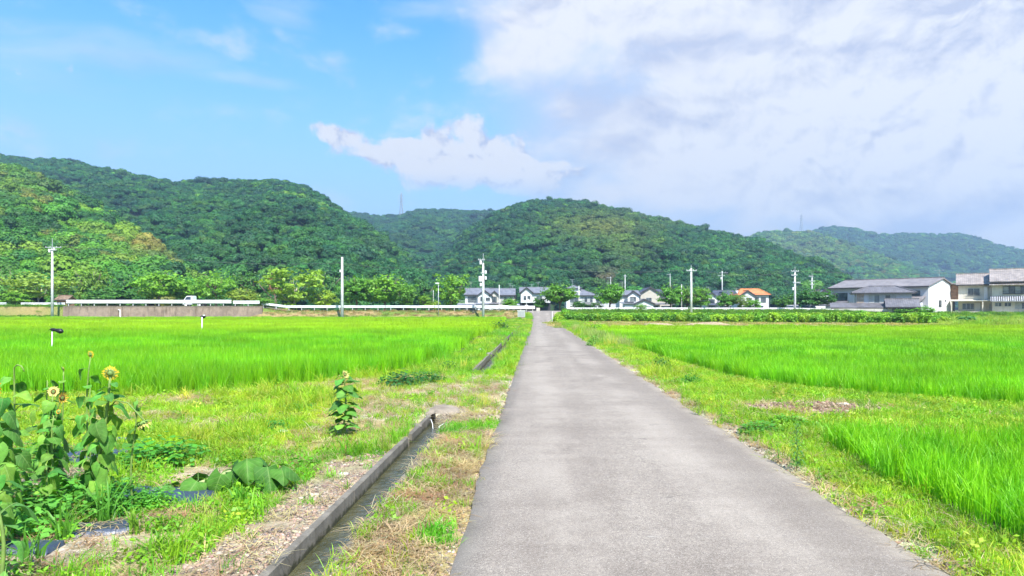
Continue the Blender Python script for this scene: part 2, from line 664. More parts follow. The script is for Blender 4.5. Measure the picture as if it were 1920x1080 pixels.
def ground_z(x, y):
    x, y = np.asarray(x, float), np.asarray(y, float)
    u, v = xy2uv(x, y)
    verge = np.maximum(sstep(-u, 0.02, 0.3), sstep(u, 3.0, 3.3))
    z = -0.035 + verge * (0.025 + 0.05 * (fbm(x * 1.6, y * 1.6, 3, 3) - 0.5) + 0.10 * (fbm(x * .45, y * .45, 3, 5) - 0.5))
    z = z + 0.03 * sstep(u, 3.1, 3.8) * (1 - sstep(u, 4, 5))
    z = z - 0.11 * sstep(poly_dist(PADDY_L, x, y), -0.5, 0.3)
    z = z - 0.17 * sstep(poly_dist(PADDY_R, x, y), -0.7, 0.2)
    z = z - 0.13 * sstep(poly_dist(PADDY_N, x, y), -0.4, 0.15)
    # heap of dug earth on the levee
    z = z + 0.09 * np.exp(-(((x - 4.7) / 1.0) ** 2 + ((y - 11.0) / 0.75) ** 2)) * (0.6 + 0.8 * fbm(x * 3, y * 3, 3, 9))
    # crop field on the right
    z = z + 0.17 * sstep(y, 59.5, 63) * sstep(x, 3, 5.5)
    # bank that carries the road across
    e = bank_top(x)
    face = np.where(x < -41.0, sstep(y, 107.5, 107.6), sstep(y, 105.6, 108.6))
    face = np.where(x > 8, sstep(y, 101.0, 108.6), face)
    z = z + (e - z) * face
    ramp = 1.33 * sstep(v, 82, 108.5)
    rm = 1 - sstep(np.abs(u - 1.5), 2.0, 4.2)
    z = np.where(v < 108.6, z + (np.maximum(ramp - 0.035, z) - z) * rm, z)
    # behind the road the land falls to the floor of the valley
    z = z + (0.75 - z) * sstep(y, 118.5, 130)
    for v0, v1 in DITCH:
        ch = (u > -1.075) & (u < -0.70) & (v > v0) & (v < v1)
        z = np.where(ch, -0.62, z)
    return z


GEO = {}


def cover(x, y):
    """colour of the bare ground at each place: soil, gravel, straw, moss"""
    u, v = xy2uv(x, y)
    n1, n2 = fbm(x * .55, y * .55, 4, 21), fbm(x * 1.7, y * 1.7, 4, 22)
    green, straw = np.array((.22, .33, .028)), np.array((.36, .29, .13))
    gravel, soil = np.array((.30, .235, .175)), np.array((.22, .16, .105))
    pale = np.array((.46, .41, .34))
    def mixv(a, b, t):
        return a * (1 - t[..., None]) + b * t[..., None]
    c = mixv(np.broadcast_to(green, x.shape + (3,)), straw, sstep(n1, .40, .62))
    c = mixv(c, soil, sstep(n2, .58, .74) * .8)
    near = 1 - sstep(v, 9.0, 10.6)
    # gravel along both sides of the ditch and over the culvert
    g1 = sstep(u, -1.75, -1.45) * (1 - sstep(u, -1.02, -1.0)) * (1 - sstep(v, 6.6, 8.2))
    g2 = sstep(u, -0.8, -0.78) * (1 - sstep(u, 0, .05)) * near
    c = mixv(c, gravel, np.clip(g1 * (0.75 + .4 * n2), 0, 1))
    c = mixv(c, mixv(np.broadcast_to(gravel, x.shape + (3,)), straw, sstep(n1, .35, .6)), np.clip(g2, 0, 1))
    g3 = sstep(v, 9.6, 10.4) * (1 - sstep(v, 15.2, 17.6)) * sstep(u, -2.9, -1.6) * (1 - sstep(u, 0.0, .1))
    c = mixv(c, pale, np.clip(g3 * (0.35 + 0.9 * n2), 0, 1))
    # dusty edge of the asphalt
    g4 = sstep(u, 2.8, 3.0) * (1 - sstep(u, 3.12, 3.42)) * (0.35 + .9 * n1)
    c = mixv(c, pale, np.clip(g4, 0, 1))
    # heap of earth, bare patches of the garden
    hp = np.exp(-(((x - 4.75) / 1.25) ** 2 + ((y - 11.1) / 0.75) ** 2))
    c = mixv(c, np.array((.27, .195, .14)), sstep(hp, .2, .55))
    gd = sstep(-u, 1.9, 2.5) * (1 - sstep(v, 6.2, 7.4)) * (v > 0)
    c = mixv(c, mixv(np.broadcast_to(soil, x.shape + (3,)), pale, sstep(n2, .45, .65)), np.clip(gd * .85, 0, 1))
    # paddies: wet mud
    for p in (PADDY_L, PADDY_R, PADDY_N):
        c = mixv(c, np.array((.055, .075, .022)), sstep(poly_dist(p, x, y), -.1, .25))
    # dry grass on the bank, pale strip before the crop field
    bk = sstep(y, 104.5, 106) * (1 - sstep(y, 117, 119))
    c = mixv(c, mixv(np.broadcast_to(np.array((.30, .22, .10)), x.shape + (3,)), np.array((.13, .19, .035)), sstep(fbm(x * .3, y * .9, 3, 41), .42, .62)), bk)
    ps = sstep(y, 58.5, 60) * (1 - sstep(y + (x - 5.3) * .38, 81, 83)) * sstep(x, 3, 5)
    c = mixv(c, np.array((.44, .36, .20)), np.clip(ps * (.5 + n1), 0, 1))
    far = sstep(y, 116, 135)
    c = mixv(c, np.array((.07, .11, .025)), far)
    return np.clip(c, 0, 1)


def ground_material():
    m, N = mat_base("ground")
    a = N.n("ShaderNodeAttribute", attribute_type="GEOMETRY", attribute_name="cover")
    co = worldco(N)
    n1 = N.noise(co, 9.0, 6.0, 0.7)
    n2 = N.noise(co, 60.0, 4.0, 0.7)
    vor = N.n("ShaderNodeTexVoronoi")
    N.put(vor.inputs["Vector"], co)
    vor.inputs["Scale"].default_value = 34.0
    k = N.m("MULTIPLY", N.ss(n1, .25, .75, .62, 1.4), N.ss(n2, .2, .8, .65, 1.35))
    c = N.mix(1.0, a.outputs["Color"], N.xyz(k, k, k), "MULTIPLY")
    peb = N.mix(0.30, c, N.mix(1.0, c, N.mix(0.6, vor.outputs["Color"], (1, 1, 1, 1)), "MULTIPLY"))
    h = N.m("ADD", N.m("MULTIPLY", n1, .5), N.m("ADD", N.m("MULTIPLY", n2, .5), N.m("MULTIPLY", vor.outputs["Distance"], -.4)))
    finish(N, principled(N, peb, 0.92, 0.15, normal=bump(N, h, 0.7, 0.03)))
    return m


def build_ground():
    def lines(parts):
        out = []
        for a, b, s in parts:
            out += list(np.arange(a, b - 1e-6, s))
        return out
    un = lines([(-8, -1.2, .14)]) + [-1.16, -1.10, -1.08, -1.07, -0.715, -0.695, -.6, -.5, -.4, -.3, -.2, -.1, 0, .05, .4, 1, 1.5, 2, 2.6, 2.95] + lines([(3.0, 7.5, .13)])
    uf = np.concatenate([7.5 + 6 * (np.exp(np.linspace(0, 5.62, 72)[1:]) - 1) , ])
    ul = -8 - 6 * (np.exp(np.linspace(0, 5.62, 72)[1:]) - 1)
    U = np.array(sorted(set(list(ul) + un + list(uf))))
    vb = [-60, -30, -15, -6, -3]
    vn = lines([(-1, 3, .5), (3, 19, .15), (19, 30, .35), (30, 58, 1.0), (58, 68, .5), (68, 100, 1.0), (100, 119, .25), (119, 132, 1.0)])
    vn += [11.18, 11.22, 17.38, 17.42, 69.98, 70.02]
    vf = 132 + 6 * (np.exp(np.linspace(0, 5.75, 50)) - 1)
    V = np.array(sorted(set(vb + vn + list(vf))))
    UU, VV = np.meshgrid(U, V)
    X, Y = uv2xy(UU, VV)
    Z = ground_z(X, Y)
    nu, nv = len(U), len(V)
    idx = np.arange(nu * nv).reshape(nv, nu)
    quads = np.stack([idx[:-1, :-1], idx[:-1, 1:], idx[1:, 1:], idx[1:, :-1]], -1).reshape(-1, 4)
    me = np_mesh("ground", np.stack([X, Y, Z], -1).reshape(-1, 3), quads, None, ground_material(), True)
    c = cover(X, Y).reshape(-1, 3)
    a = me.attributes.new("cover", "FLOAT_COLOR", "POINT")
    a.data.foreach_set("color", np.concatenate([c, np.ones((len(c), 1))], 1).astype(np.float32).ravel())
    o = link("ground", me)
    tag(o, kind="structure")


build_ground()


def asphalt_material(name, base, worn):
    m, N = mat_base(name)
    co = objco(N)
    s = N.sep(co)
    grain = N.noise(co, 150.0, 3.0, 0.75)
    grit = N.n("ShaderNodeTexVoronoi")
    N.put(grit.inputs["Vector"], co)
    grit.inputs["Scale"].default_value = 95.0
    big = N.noise(N.xyz(s[0], N.m("MULTIPLY", s[1], 0.55), 0.0), 0.75, 6.0, 0.62)
    cross = N.noise(N.xyz(N.m("MULTIPLY", s[0], .35), N.m("MULTIPLY", s[1], 2.2), 0.0), 1.3, 5.0, 0.6)
    mid = N.noise(co, 5.5, 6.0, 0.7)
    # wheel tracks and the dusty middle, worn along the road
    lat = N.noise(N.xyz(N.m("MULTIPLY", s[0], 1.6), N.m("MULTIPLY", s[1], 0.06), 3.0), 1.0, 4.0, 0.6)
    w = N.m("ADD", N.m("MULTIPLY", big, .75), N.m("ADD", N.m("MULTIPLY", cross, .35), N.m("MULTIPLY", lat, .45)))
    w = N.m("ADD", w, N.m("MULTIPLY", N.m("SUBTRACT", mid, .5), .35))
    f = N.ss(w, .50, 1.12)
    c = N.mix(f, c4(base), c4(worn))
    g = N.ss(grain, .28, .72, .50, 1.50)
    c = N.mix(1.0, c, N.xyz(g, g, g), "MULTIPLY")
    g2 = N.ss(N.noise(co, 42.0, 4.0, .7), .28, .72, .80, 1.20)
    c = N.mix(1.0, c, N.xyz(g2, g2, g2), "MULTIPLY")
    trk = N.m("MULTIPLY", N.m("ADD", N.ss(N.m("ABSOLUTE", N.m("SUBTRACT", s[0], .78)), .12, .42, 1.0, 0.0), N.ss(N.m("ABSOLUTE", N.m("SUBTRACT", s[0], 2.12)), .12, .42, 1.0, 0.0)), N.ss(big, .35, .6))
    c = N.mix(N.m("MULTIPLY", trk, .30), c, c4([x * 1.28 for x in worn]))
    rt = N.ss(s[0], 1.9, 2.9, 0.0, .40)
    c = N.mix(rt, c, c4([x * .82 for x in base]))
    spk = N.m("MULTIPLY", N.ss(N.sep(grit.outputs["Color"])[0], .80, .90), N.ss(grit.outputs["Distance"], .16, .42, 1.0, 0.0))
    c = N.mix(N.m("MULTIPLY", spk, .65), c, c4((.52, .48, .44)))
    dk = N.m("MULTIPLY", N.ss(N.sep(grit.outputs["Color"])[1], .82, .92), N.ss(grit.outputs["Distance"], .16, .42, 1.0, 0.0))
    c = N.mix(N.m("MULTIPLY", dk, .6), c, c4((.05, .045, .045)))
    # scuffs and hairline cracks
    wv = N.noise(co, 1.1, 5.0, .7, out=1)
    cr = N.n("ShaderNodeTexVoronoi", feature="DISTANCE_TO_EDGE")
    nd = N.n("ShaderNodeVectorMath", operation="MULTIPLY_ADD")
    N.put(nd.inputs[0], wv)
    nd.inputs[1].default_value = (.9, .9, .9)
    N.put(nd.inputs[2], co)
    N.put(cr.inputs["Vector"], nd.outputs[0])
    cr.inputs["Scale"].default_value = .42
    crack = N.m("MULTIPLY", N.ss(cr.outputs["Distance"], .0, .006, 1.0, 0.0), N.ss(big, .5, .62))
    c = N.mix(N.m("MULTIPLY", crack, .5), c, c4((.05, .045, .04)))
    sc = N.noise(N.xyz(N.m("MULTIPLY", s[0], .8), N.m("MULTIPLY", s[1], 2.6), 7.0), 2.4, 5.0, .7)
    c = N.mix(N.m("MULTIPLY", N.ss(sc, .66, .76), .5), c, c4((.44, .41, .375)))
    edge = N.noise(N.xyz(0.0, s[1], 1.0), 2.2, 5.0, .65)
    d = N.m("MINIMUM", s[0], N.m("SUBTRACT", 3.0, s[0]))
    dust = N.ss(N.m("ADD", d, N.m("MULTIPLY", N.m("SUBTRACT", edge, .5), .5)), .0, .16, .35, 0.0)
    c = N.mix(dust, c, c4((.36, .315, .26)))
    h = N.m("ADD", N.m("MULTIPLY", grain, .6), N.m("MULTIPLY", mid, .4))
    finish(N, principled(N, c, 0.88, 0.22, normal=bump(N, h, .55, .008)))
    return m


def build_road():
    mat = asphalt_material("asphalt", (.178, .150, .126), (.284, .248, .209))
    vs_ = np.concatenate([np.arange(-14, 2, 1.0), np.arange(2, 16, .06), np.arange(16, 40, .15), np.arange(40, 109.6, .5)])
    us = np.array([0, .25, .75, 1.5, 2.25, 2.75, 3.0])
    V, Q = [], []
    flare = np.clip((vs_ - 96) / 12.5, 0, 1) ** 2 * 1.3
    el = .05 * (fbm(vs_ * 1.7, vs_ * 0 + 3, 4, 61) - .5) * 2 - flare
    er = .07 * (fbm(vs_ * 1.4, vs_ * 0 + 9, 4, 62) - .5) * 2 + flare
    rise = 1.33 * sstep(vs_, 82, 108.5)
    rows = []
    for i, v in enumerate(vs_):
        a, b = el[i], 3.0 + er[i]
        uu = a + (b - a) * us / 3.0
        z = rise[i] + .012 * np.sin(us / 3.0 * math.pi) + .004 * (fbm(uu * .8, uu * 0 + v * .8, 2, 63) - .5)
        rows.append([(a, v, rise[i] - .10)] + [(uu[k], v, z[k]) for k in range(7)] + [(b, v, rise[i] - .10)])
    n = 9
    V = np.array(rows).reshape(-1, 3)
    for i in range(len(vs_) - 1):
        for k in range(n - 1):
            Q.append((i * n + k, i * n + k + 1, (i + 1) * n + k + 1, (i + 1) * n + k))
    me = np_mesh("road", V, Q, None, mat, False)
    o = link("road", me, loc=(RX0, 0, 0), rot=(0, 0, -TH))
    tag(o, kind="structure")
    # the road on the bank
    xs = np.concatenate([np.arange(-160, -44, 4), np.arange(-44, -33, .5), np.arange(-33, 75, 3.0)])
    V = []
    for x in xs:
        z = float(bank_top(x)) + .012
        V += [(x, 109.4, z - .10), (x, 109.4, z), (x, 111.8, z + .03), (x, 114.4, z), (x, 114.4, z - .10)]
    Q = [(i * 5 + k, (i + 1) * 5 + k, (i + 1) * 5 + k + 1, i * 5 + k + 1) for i in range(len(xs) - 1) for k in range(4)]
    o = link("bank_road", np_mesh("bank_road", V, Q, None, asphalt_material("asphalt_far", (.17, .16, .155), (.25, .235, .225))))
    tag(o, kind="structure")


build_road()


def concrete_mat(name, col, stain=.5, moss=0.0, scale=2.0):
    m, N = mat_base(name)
    co = worldco(N)
    s = N.sep(co)
    n1 = N.noise(co, scale, 6.0, .65)
    n2 = N.noise(co, scale * 22, 4.0, .7)
    c = N.mix(N.ss(n1, .3, .7), c4([x * .72 for x in col]), c4([x * 1.18 for x in col]))
    st = N.noise(N.xyz(N.m("MULTIPLY", s[0], 2.2), N.m("MULTIPLY", s[1], 2.2), N.m("MULTIPLY", s[2], .35)), scale, 5.0, .68)
    c = N.mix(N.m("MULTIPLY", N.ss(st, .48, .70), stain), c, c4((col[0] * .36, col[1] * .33, col[2] * .28)))
    k = N.ss(n2, .25, .75, .8, 1.2)
    c = N.mix(1.0, c, N.xyz(k, k, k), "MULTIPLY")
    if moss:
        lv = N.m("ADD", s[2], N.m("MULTIPLY", N.m("SUBTRACT", N.noise(co, 16.0, 4.0, .7), .5), .16))
        c = N.mix(N.ss(lv, moss, moss + .045, .92, 0.0), c, c4((.030, .032, .014)))
    finish(N, principled(N, c, .88, .25, normal=bump(N, N.m("ADD", n1, N.m("MULTIPLY", n2, .5)), .4, .01)))
    MATS[name] = m
    return m


M_DITCH = concrete_mat("ditch_concrete", (.165, .148, .122), .45, -.088, 3.0)
M_WALL = concrete_mat("wall_concrete", (.25, .192, .145), .65, 0.0, .9)
M_OLD = concrete_mat("old_concrete", (.25, .208, .16), .35, 0.0, 5.0)
M_POLE = concrete_mat("pole_concrete", (.60, .595, .58), .12, 0.0, .8)


def water_mat():
    m, N = mat_base("water")
    co = objco(N)
    s = N.sep(co)
    w = N.noise(N.xyz(N.m("MULTIPLY", s[0], 1.3), s[1], 0.0), 11.0, 4.0, .6, dist=.8)
    bed = N.noise(co, 4.0, 5.0, .6)
    c = N.mix(N.ss(bed, .35, .65), (.040, .042, .020, 1), (.075, .072, .036, 1))
    b = N.n("ShaderNodeBsdfPrincipled")
    N.put(b.inputs["Base Color"], c)
    b.inputs["Roughness"].default_value = .06
    b.inputs["IOR"].default_value = 1.33
    b.inputs["Specular IOR Level"].default_value = .9
    N.put(b.inputs["Normal"], bump(N, w, .55, .035))
    finish(N, b.outputs[0])
    return m


def build_ditch():
    root = empty("irrigation_ditch", "open concrete irrigation ditch with flowing water beside the near part of the farm road", "ditch", (RX0, 0, 0), -TH)
    r = random.Random(4)
    def wall_set(par, v0, v1, step, zt):
        v = v0
        while v < v1 - .2:
            e = min(v + step, v1)
            dz, du = r.uniform(-.012, .012), r.uniform(-.008, .008)
            MB().prism([(CH0 - .055 + du, -.55), (CH0 + du, -.55), (CH0 + du, zt + dz - .008), (CH0 - .008 + du, zt + dz), (CH0 - .050 + du, zt + dz), (CH0 - .055 + du, zt + dz - .008)], "y", v + .006, e - .006).build("wall_block", M_DITCH, par)
            MB().prism([(CH1 + du, -.55), (CH1 + .075 + du, -.55), (CH1 + .075 + du, zt - .06 + dz), (CH1 + du, zt - .06 + dz)], "y", v + .006, e - .006).build("wall_block", M_DITCH, par)
            v = e
    wall_set(root, -4.0, 8.55, 2.0, .028)
    wall_set(root, 8.72, 10.32, 1.6, .034)
    MB().prism([(CH0 - .02, -.6), (CH1 + .02, -.6), (CH1 + .02, -.36), (CH0 - .02, -.36)], "y", -4, 11.2).build("bed", M_DITCH, root)
    # sluice slot between the blocks
    MB().box(CH0 - .10, CH0 - .02, 8.57, 8.70, -.5, -.02).build("sluice_post", M_OLD, root)
    far = empty("ditch_curb", "long mossy concrete curb of the old ditch running through the grass left of the road", "curb", (RX0, 0, 0), -TH)
    wall_set(far, 17.5, 69.5, 4.0, .07)
    W = water_mat()
    vs_ = np.arange(-4, 12.0, .25)
    for nm, v0, v1 in (("ditch_water", -4.0, 11.19), ("ditch_water", 17.5, 69.5)):
        MB().prism([(CH0 - .002, -.30), (CH1 + .002, -.30), (CH1 + .002, -.098), (CH0 - .002, -.098)], "y", v0, v1).build(nm, W, None, (RX0, 0, 0), (0, 0, -TH))
        o = [x for x in scene.objects if x.name.startswith(nm)][-1]
    for x in scene.objects:
        if x.name.startswith("ditch_water"): tag(x, kind="structure")
    # culvert: cast lump over the mouth of the pipe
    V, T = blob_mesh(1.0, 4, .30, .27, .44, .085, 71)
    V[:, 2] += .010 * (fbm(V[:, 0] * 22, V[:, 1] * 22, 3, 73) - .5) * 3
    V[:, 2] = np.maximum(V[:, 2], .028 - .14 * sstep(np.abs(V[:, 0] - .01), .10, .20))
    o = link("culvert", np_mesh("culvert", V, None, T, M_OLD, True), None, uv2xy(-.915, 10.68) + (.015,), (0, 0, -TH))
    tag(o, "rough pale concrete culvert cover where the ditch goes under the gravel crossing", "culvert")
    hose = MB().tube([(-1.02, 10.05, -.02), (-.98, 10.0, .005), (-.95, 9.95, -.05), (-.93, 9.85, -.1), (-.88, 9.8, -.115), (-.84, 9.86, -.11), (-.86, 9.98, -.09), (-.80, 10.05, -.06)], .006, 6)
    o = hose.build("hose", simple_mat("hose", (.62, .62, .60), .4), None, (RX0, 0, 0), (0, 0, -TH), True)
    tag(o, "thin pale hose looped at the mouth of the culvert", "hose")


build_ditch()


# retaining wall below the bank road
def build_retaining_wall():
    root = empty("retaining_wall", "long stained concrete retaining wall below the white guardrail", "wall", (0, 0, 0))
    xs = [-69.4, -62.5, -60.2, -52.0, -44.2, -38.6]
    for i in range(len(xs) - 1):
        a, b = xs[i] + .015, xs[i + 1] - .015
        dy = -.10 if i == 1 else (.04 if i % 2 else 0)
        zt = float(bank_top(min(b, -41.5))) + .02
        MB().prism([(107.0 + dy, -.3), (107.18 + dy, zt), (107.55, zt), (107.55, -.3)], "x", a, b).build("wall_panel", M_WALL, root)
        MB().box(a, b, 107.12 + dy, 107.58, zt + .002, zt + .10).build("coping", M_OLD, root)
    m = simple_mat("drain_pipe", (.75, .74, .72), .4)
    MB().tube([(-60.4, 106.9, -.2), (-60.4, 106.9, 1.45), (-60.7, 106.95, 1.55)], .11, 8).build("drain_pipe", m, root)


build_retaining_wall()

# ---------------------------------------------------------------- hills
M_HILL = leaf_mat("hill_floor", "plain", 0.0, .9, (.018, .045, .014), .3, .05)
HILL = {}


def hill(name, ridge, foot, zf, crown, amp, seed, back=.8, far=1.0, prof=.92, gul=26.0, ns=150, nt=44):
    """ridge: (px, py, distance) along the skyline; foot: (px, distance)"""
    r = np.array(ridge, float)
    f = np.array(foot, float)
    r[:, 2] *= far
    f[:, 1] *= far
    ps = np.linspace(r[0, 0], r[-1, 0], ns)
    ry, rd = np.interp(ps, r[:, 0], r[:, 1]), np.interp(ps, r[:, 0], r[:, 2])
    fd = np.interp(ps, f[:, 0], f[:, 1])
    k = np.ones(7) / 7
    rd = np.convolve(np.pad(rd, 3, "edge"), k, "valid")
    fd = np.convolve(np.pad(fd, 3, "edge"), k, "valid")
    ts = np.concatenate([np.linspace(0, 1, nt), 1 + np.linspace(.06, back, 10)])
    T, S = np.meshgrid(ts, np.arange(ns), indexing="ij")
    zr = EYE + (HOR - ry) / F * rd - crown
    zr = np.maximum(zr, zf + .5)
    d = fd[None] + (rd - fd)[None] * np.minimum(T, 1) + np.maximum(T - 1, 0) * np.maximum(rd - fd, 60)[None]
    X = (ps[None] - 960) / F * d
    front = zf + (zr[None] - zf) * np.clip(T, 0, 1) ** prof
    g = fbm(X / gul, d / (gul * 3.2), 4, seed) - .5
    und = g * amp * (zr[None] - zf) * np.clip(T * (1 - T) * 4, 0, 1)
    backz = zf + (zr[None] - zf) * (1 - sstep(T, 1, 1 + back))
    Z = np.where(T <= 1, front + und, backz)
    Z[0] -= 3
    n = ns
    idx = np.arange(len(ts) * n).reshape(len(ts), n)
    q = np.stack([idx[:-1, :-1], idx[:-1, 1:], idx[1:, 1:], idx[1:, :-1]], -1).reshape(-1, 4)
    V = np.stack([X, d, Z], -1)
    o = link(name, np_mesh(name, V.reshape(-1, 3), q, None, M_HILL, True))
    tag(o, kind="structure")
    HILL[name] = (V, T, ps)


hill("hill_near_spur",
     [(-700, 250, 360), (-420, 265, 350), (-200, 285, 345), (0, 312, 335), (50, 322, 325), (100, 345, 315), (150, 370, 300), (200, 396, 285), (250, 430, 265), (290, 460, 250), (330, 500, 230), (370, 530, 205), (430, 556, 175), (500, 572, 160)],
     [(-700, 138), (0, 132), (330, 134), (500, 150)], .5, 4.0, .16, 101, gul=22)
hill("hill_left",
     [(-800, 230, 800), (-300, 262, 720), (0, 291, 660), (60, 299, 650), (120, 298, 640), (180, 312, 625), (250, 326, 610), (330, 341, 590), (380, 338, 575), (440, 338, 560), (510, 337, 540), (560, 345, 525), (600, 367, 505), (640, 395, 480), (690, 425, 440), (730, 458, 400), (770, 495, 360), (810, 532, 320), (850, 562, 290), (880, 576, 280)],
     [(-800, 300), (0, 290), (350, 200), (600, 175), (800, 215), (880, 250)], .5, 4.5, .20, 202, gul=34)
hill("hill_centre_back",
     [(560, 400, 1000), (640, 396, 980), (690, 403, 960), (740, 406, 940), (790, 392, 920), (850, 395, 900), (920, 397, 880), (1000, 400, 880), (1100, 420, 900)],
     [(560, 420), (800, 330), (1100, 420)], .5, 6.0, .20, 303, gul=40, far=1.25)
hill("hill_centre",
     [(800, 520, 560), (840, 470, 600), (880, 430, 620), (930, 399, 630), (960, 386, 625), (1000, 376, 620), (1040, 373, 610), (1080, 376, 600), (1120, 385, 590), (1180, 398, 575), (1240, 411, 560), (1300, 425, 540), (1360, 440, 520), (1420, 451, 495), (1460, 468, 470), (1500, 481, 445), (1540, 490, 420), (1570, 510, 395), (1600, 545, 360), (1640, 575, 330)],
     [(800, 290), (1000, 250), (1300, 240), (1640, 270)], .5, 4.3, .22, 404, gul=36)
hill("hill_right_front",
     [(1340, 470, 1000), (1400, 445, 1010), (1430, 436, 1010), (1480, 433, 1000), (1530, 437, 980), (1580, 452, 950), (1640, 475, 900), (1700, 500, 850), (1780, 540, 800), (1850, 570, 760)],
     [(1340, 600), (1850, 620)], .5, 6.5, .16, 505, gul=50, far=1.3)
hill("hill_right_back",
     [(1380, 470, 1500), (1440, 450, 1480), (1500, 436, 1450), (1545, 428, 1440), (1575, 425, 1430), (1605, 429, 1420), (1640, 440, 1410), (1700, 438, 1400), (1750, 441, 1390), (1800, 437, 1380), (1830, 446, 1370), (1880, 464, 1360), (1920, 470, 1350), (2050, 490, 1350), (2300, 470, 1400), (2700, 500, 1500)],
     [(1380, 900), (2700, 900)], .5, 7.5, .16, 606, gul=60, far=1.25)
# ================================================================ PLANTS
L_INST = leaf_mat("grass_leaf", "tint", .40, .5, var=.22, scale=1.3, thr_tint=(1.15, 1.15, .5))
L_RICE = leaf_mat("rice_leaf", "tint", .42, .5, var=.16, scale=.35, thr_tint=(1.1, 1.15, .4))
L_HILL = leaf_mat("hill_leaf", "tint", .22, .6, var=.25, scale=.5)
L_TREE = leaf_mat("tree_leaf", "object", .36, .5, var=.28, scale=.9)
M_BARK = simple_mat("bark", (.16, .125, .095), .9, .2, var=.35, scale=6, bmp=.5)
M_BARK_PALE = simple_mat("bark_pale", (.42, .38, .32), .9, .2, var=.3, scale=6, bmp=.5)


def jgrid(x0, x1, y0, y1, step, jit=.45):
    xs, ys = np.arange(x0, x1, step), np.arange(y0, y1, step)
    X, Y = np.meshgrid(xs, ys)
    X = X.ravel() + RNG.uniform(-jit, jit, X.size) * step
    Y = Y.ravel() + RNG.uniform(-jit, jit, Y.size) * step
    k = np.abs(X) < .86 * Y + 4
    return X[k], Y[k]


def on_ground(x, y, dz=0.0):
    return np.stack([x, y, ground_z(x, y) + dz], 1)


# ---- rice
RICE_A = library("rice_clump", [blades_mesh("rice_clump", L_RICE, 44, .058, (.44, .70), .0072, .18, 900 + i, 1.3) for i in range(4)])
RICE_B = library("rice_square", [blades_mesh("rice_square", L_RICE, 560, 0, (.46, .72), .014, .20, 920 + i, 1.3, rect=.52) for i in range(3)])
RICE_C = library("rice_plot", [blades_mesh("rice_plot", L_RICE, 1100, 0, (.50, .72), .024, .22, 940 + i, 1.2, rect=1.04) for i in range(3)])
RICE_COL = [(.185, .470, .010), (.215, .500, .010), (.140, .410, .012)]


def rice(name, poly, bounds, label, hs=1.0, green=0.0, lod=(21, 48)):
    for k, (lib, step, d0, d1) in enumerate(((RICE_A, .185, 0, lod[0]), (RICE_B, .98, lod[0], lod[1]), (RICE_C, 1.95, lod[1], 200))):
        y0, y1 = max(bounds[2], d0), min(bounds[3], d1)
        if y1 <= y0:
            continue
        x, y = jgrid(bounds[0], bounds[1], y0 + step / 2, y1 + step / 2, step, .22)
        sd = poly_dist(poly, x, y)
        keep = sd > (0.03, .3, .55)[k]
        x, y, sd = x[keep], y[keep], sd[keep]
        n = len(x)
        band = fbm(x * .05, y * .11, 3, 77)
        yellow = np.clip(sstep(y, 26, 52) * (1 - sstep(y, 84, 100) * .6) * (.5 + band * .9) + .25 * (fbm(x * .3, y * .3, 3, 78) - .5), 0, 1)[:, None] * (1 - green)
        c = tints(n, RICE_COL, None, .10)
        c = c * (1 - yellow) + np.array((.34, .53, .014)) * yellow
        c = c * (0.80 + .40 * fbm(x * .8, y * .8, 3, 79))[:, None] * (.76 + .48 * fbm(x * .03, y * .22, 3, 83))[:, None]
        s = hs * (0.90 + .2 * fbm(x * .6, y * .6, 3, 80)) * RNG.uniform(.93, 1.07, n)
        scl = np.stack([np.ones(n) * (1.0 if k else 1.05), np.ones(n) * (1.0 if k else 1.05), s], 1)
        rot = rand_rot(n, .05)
        if k: rot[:, 2] = RNG.integers(0, 4, n) * math.pi / 2
        scatter(name, lib, on_ground(x, y, -.02), rot, scl, c, label, "rice", (4, 3, 3)[k])


rice("rice_crop", PADDY_L, (-90, 0, 13, 104.4), "bright green rice growing in the wide field left of the farm road", 1.0)
rice("rice_crop", PADDY_R, (5, 80, 9.6, 59), "bright green rice growing in the field right of the farm road beyond the grass levee", .80)
rice("rice_crop", PADDY_N, (3.6, 9.5, 2.2, 8.9), "vivid green rice growing in the small near plot beside the right verge", .60, .7)

# ---- grass and weeds of the verges
G_SHORT = library("grass_short", [blades_mesh("grass_short", L_INST, 32, .08, (.045, .12), .0052, .75, 300 + i, .8) for i in range(4)])
G_MID = library("grass_mid", [blades_mesh("grass_mid", L_INST, 28, .07, (.12, .28), .0062, .6, 320 + i, 1.0) for i in range(4)])
G_TALL = library("grass_tall", [blades_mesh("grass_tall", L_INST, 16, .06, (.35, .75), .010, .42, 340 + i, 1.2) for i in range(3)])
G_FAR = library("grass_far", [blades_mesh("grass_far", L_INST, 90, 0, (.10, .30), .022, .6, 360 + i, 1.0, rect=.45) for i in range(3)])


def straw_mesh(seed, n=26, rad=.10):
    r = np.random.default_rng(seed)
    V, Q = [], []
    for i in range(n):
        q, rr = r.uniform(0, 6.28), rad * math.sqrt(r.uniform())
        p = np.array((rr * math.cos(q), rr * math.sin(q), r.uniform(.004, .03)))
        a, L = r.uniform(0, 6.28), r.uniform(.05, .16)
        d = np.array((math.cos(a), math.sin(a), r.uniform(-.1, .28))) * L
        w = np.array((-math.sin(a), math.cos(a), 0)) * r.uniform(.0015, .003)
        mid = p + d * .5 + np.array((0, 0, r.uniform(0, .02)))
        b = len(V)
        V += [p - w, p + w, mid + w, mid - w, p + d + w * .5, p + d - w * .5]
        Q += [(b, b + 1, b + 2, b + 3), (b + 3, b + 2, b + 4, b + 5)]
    return np_mesh("straw", np.array(V), np.array(Q), None, L_INST)


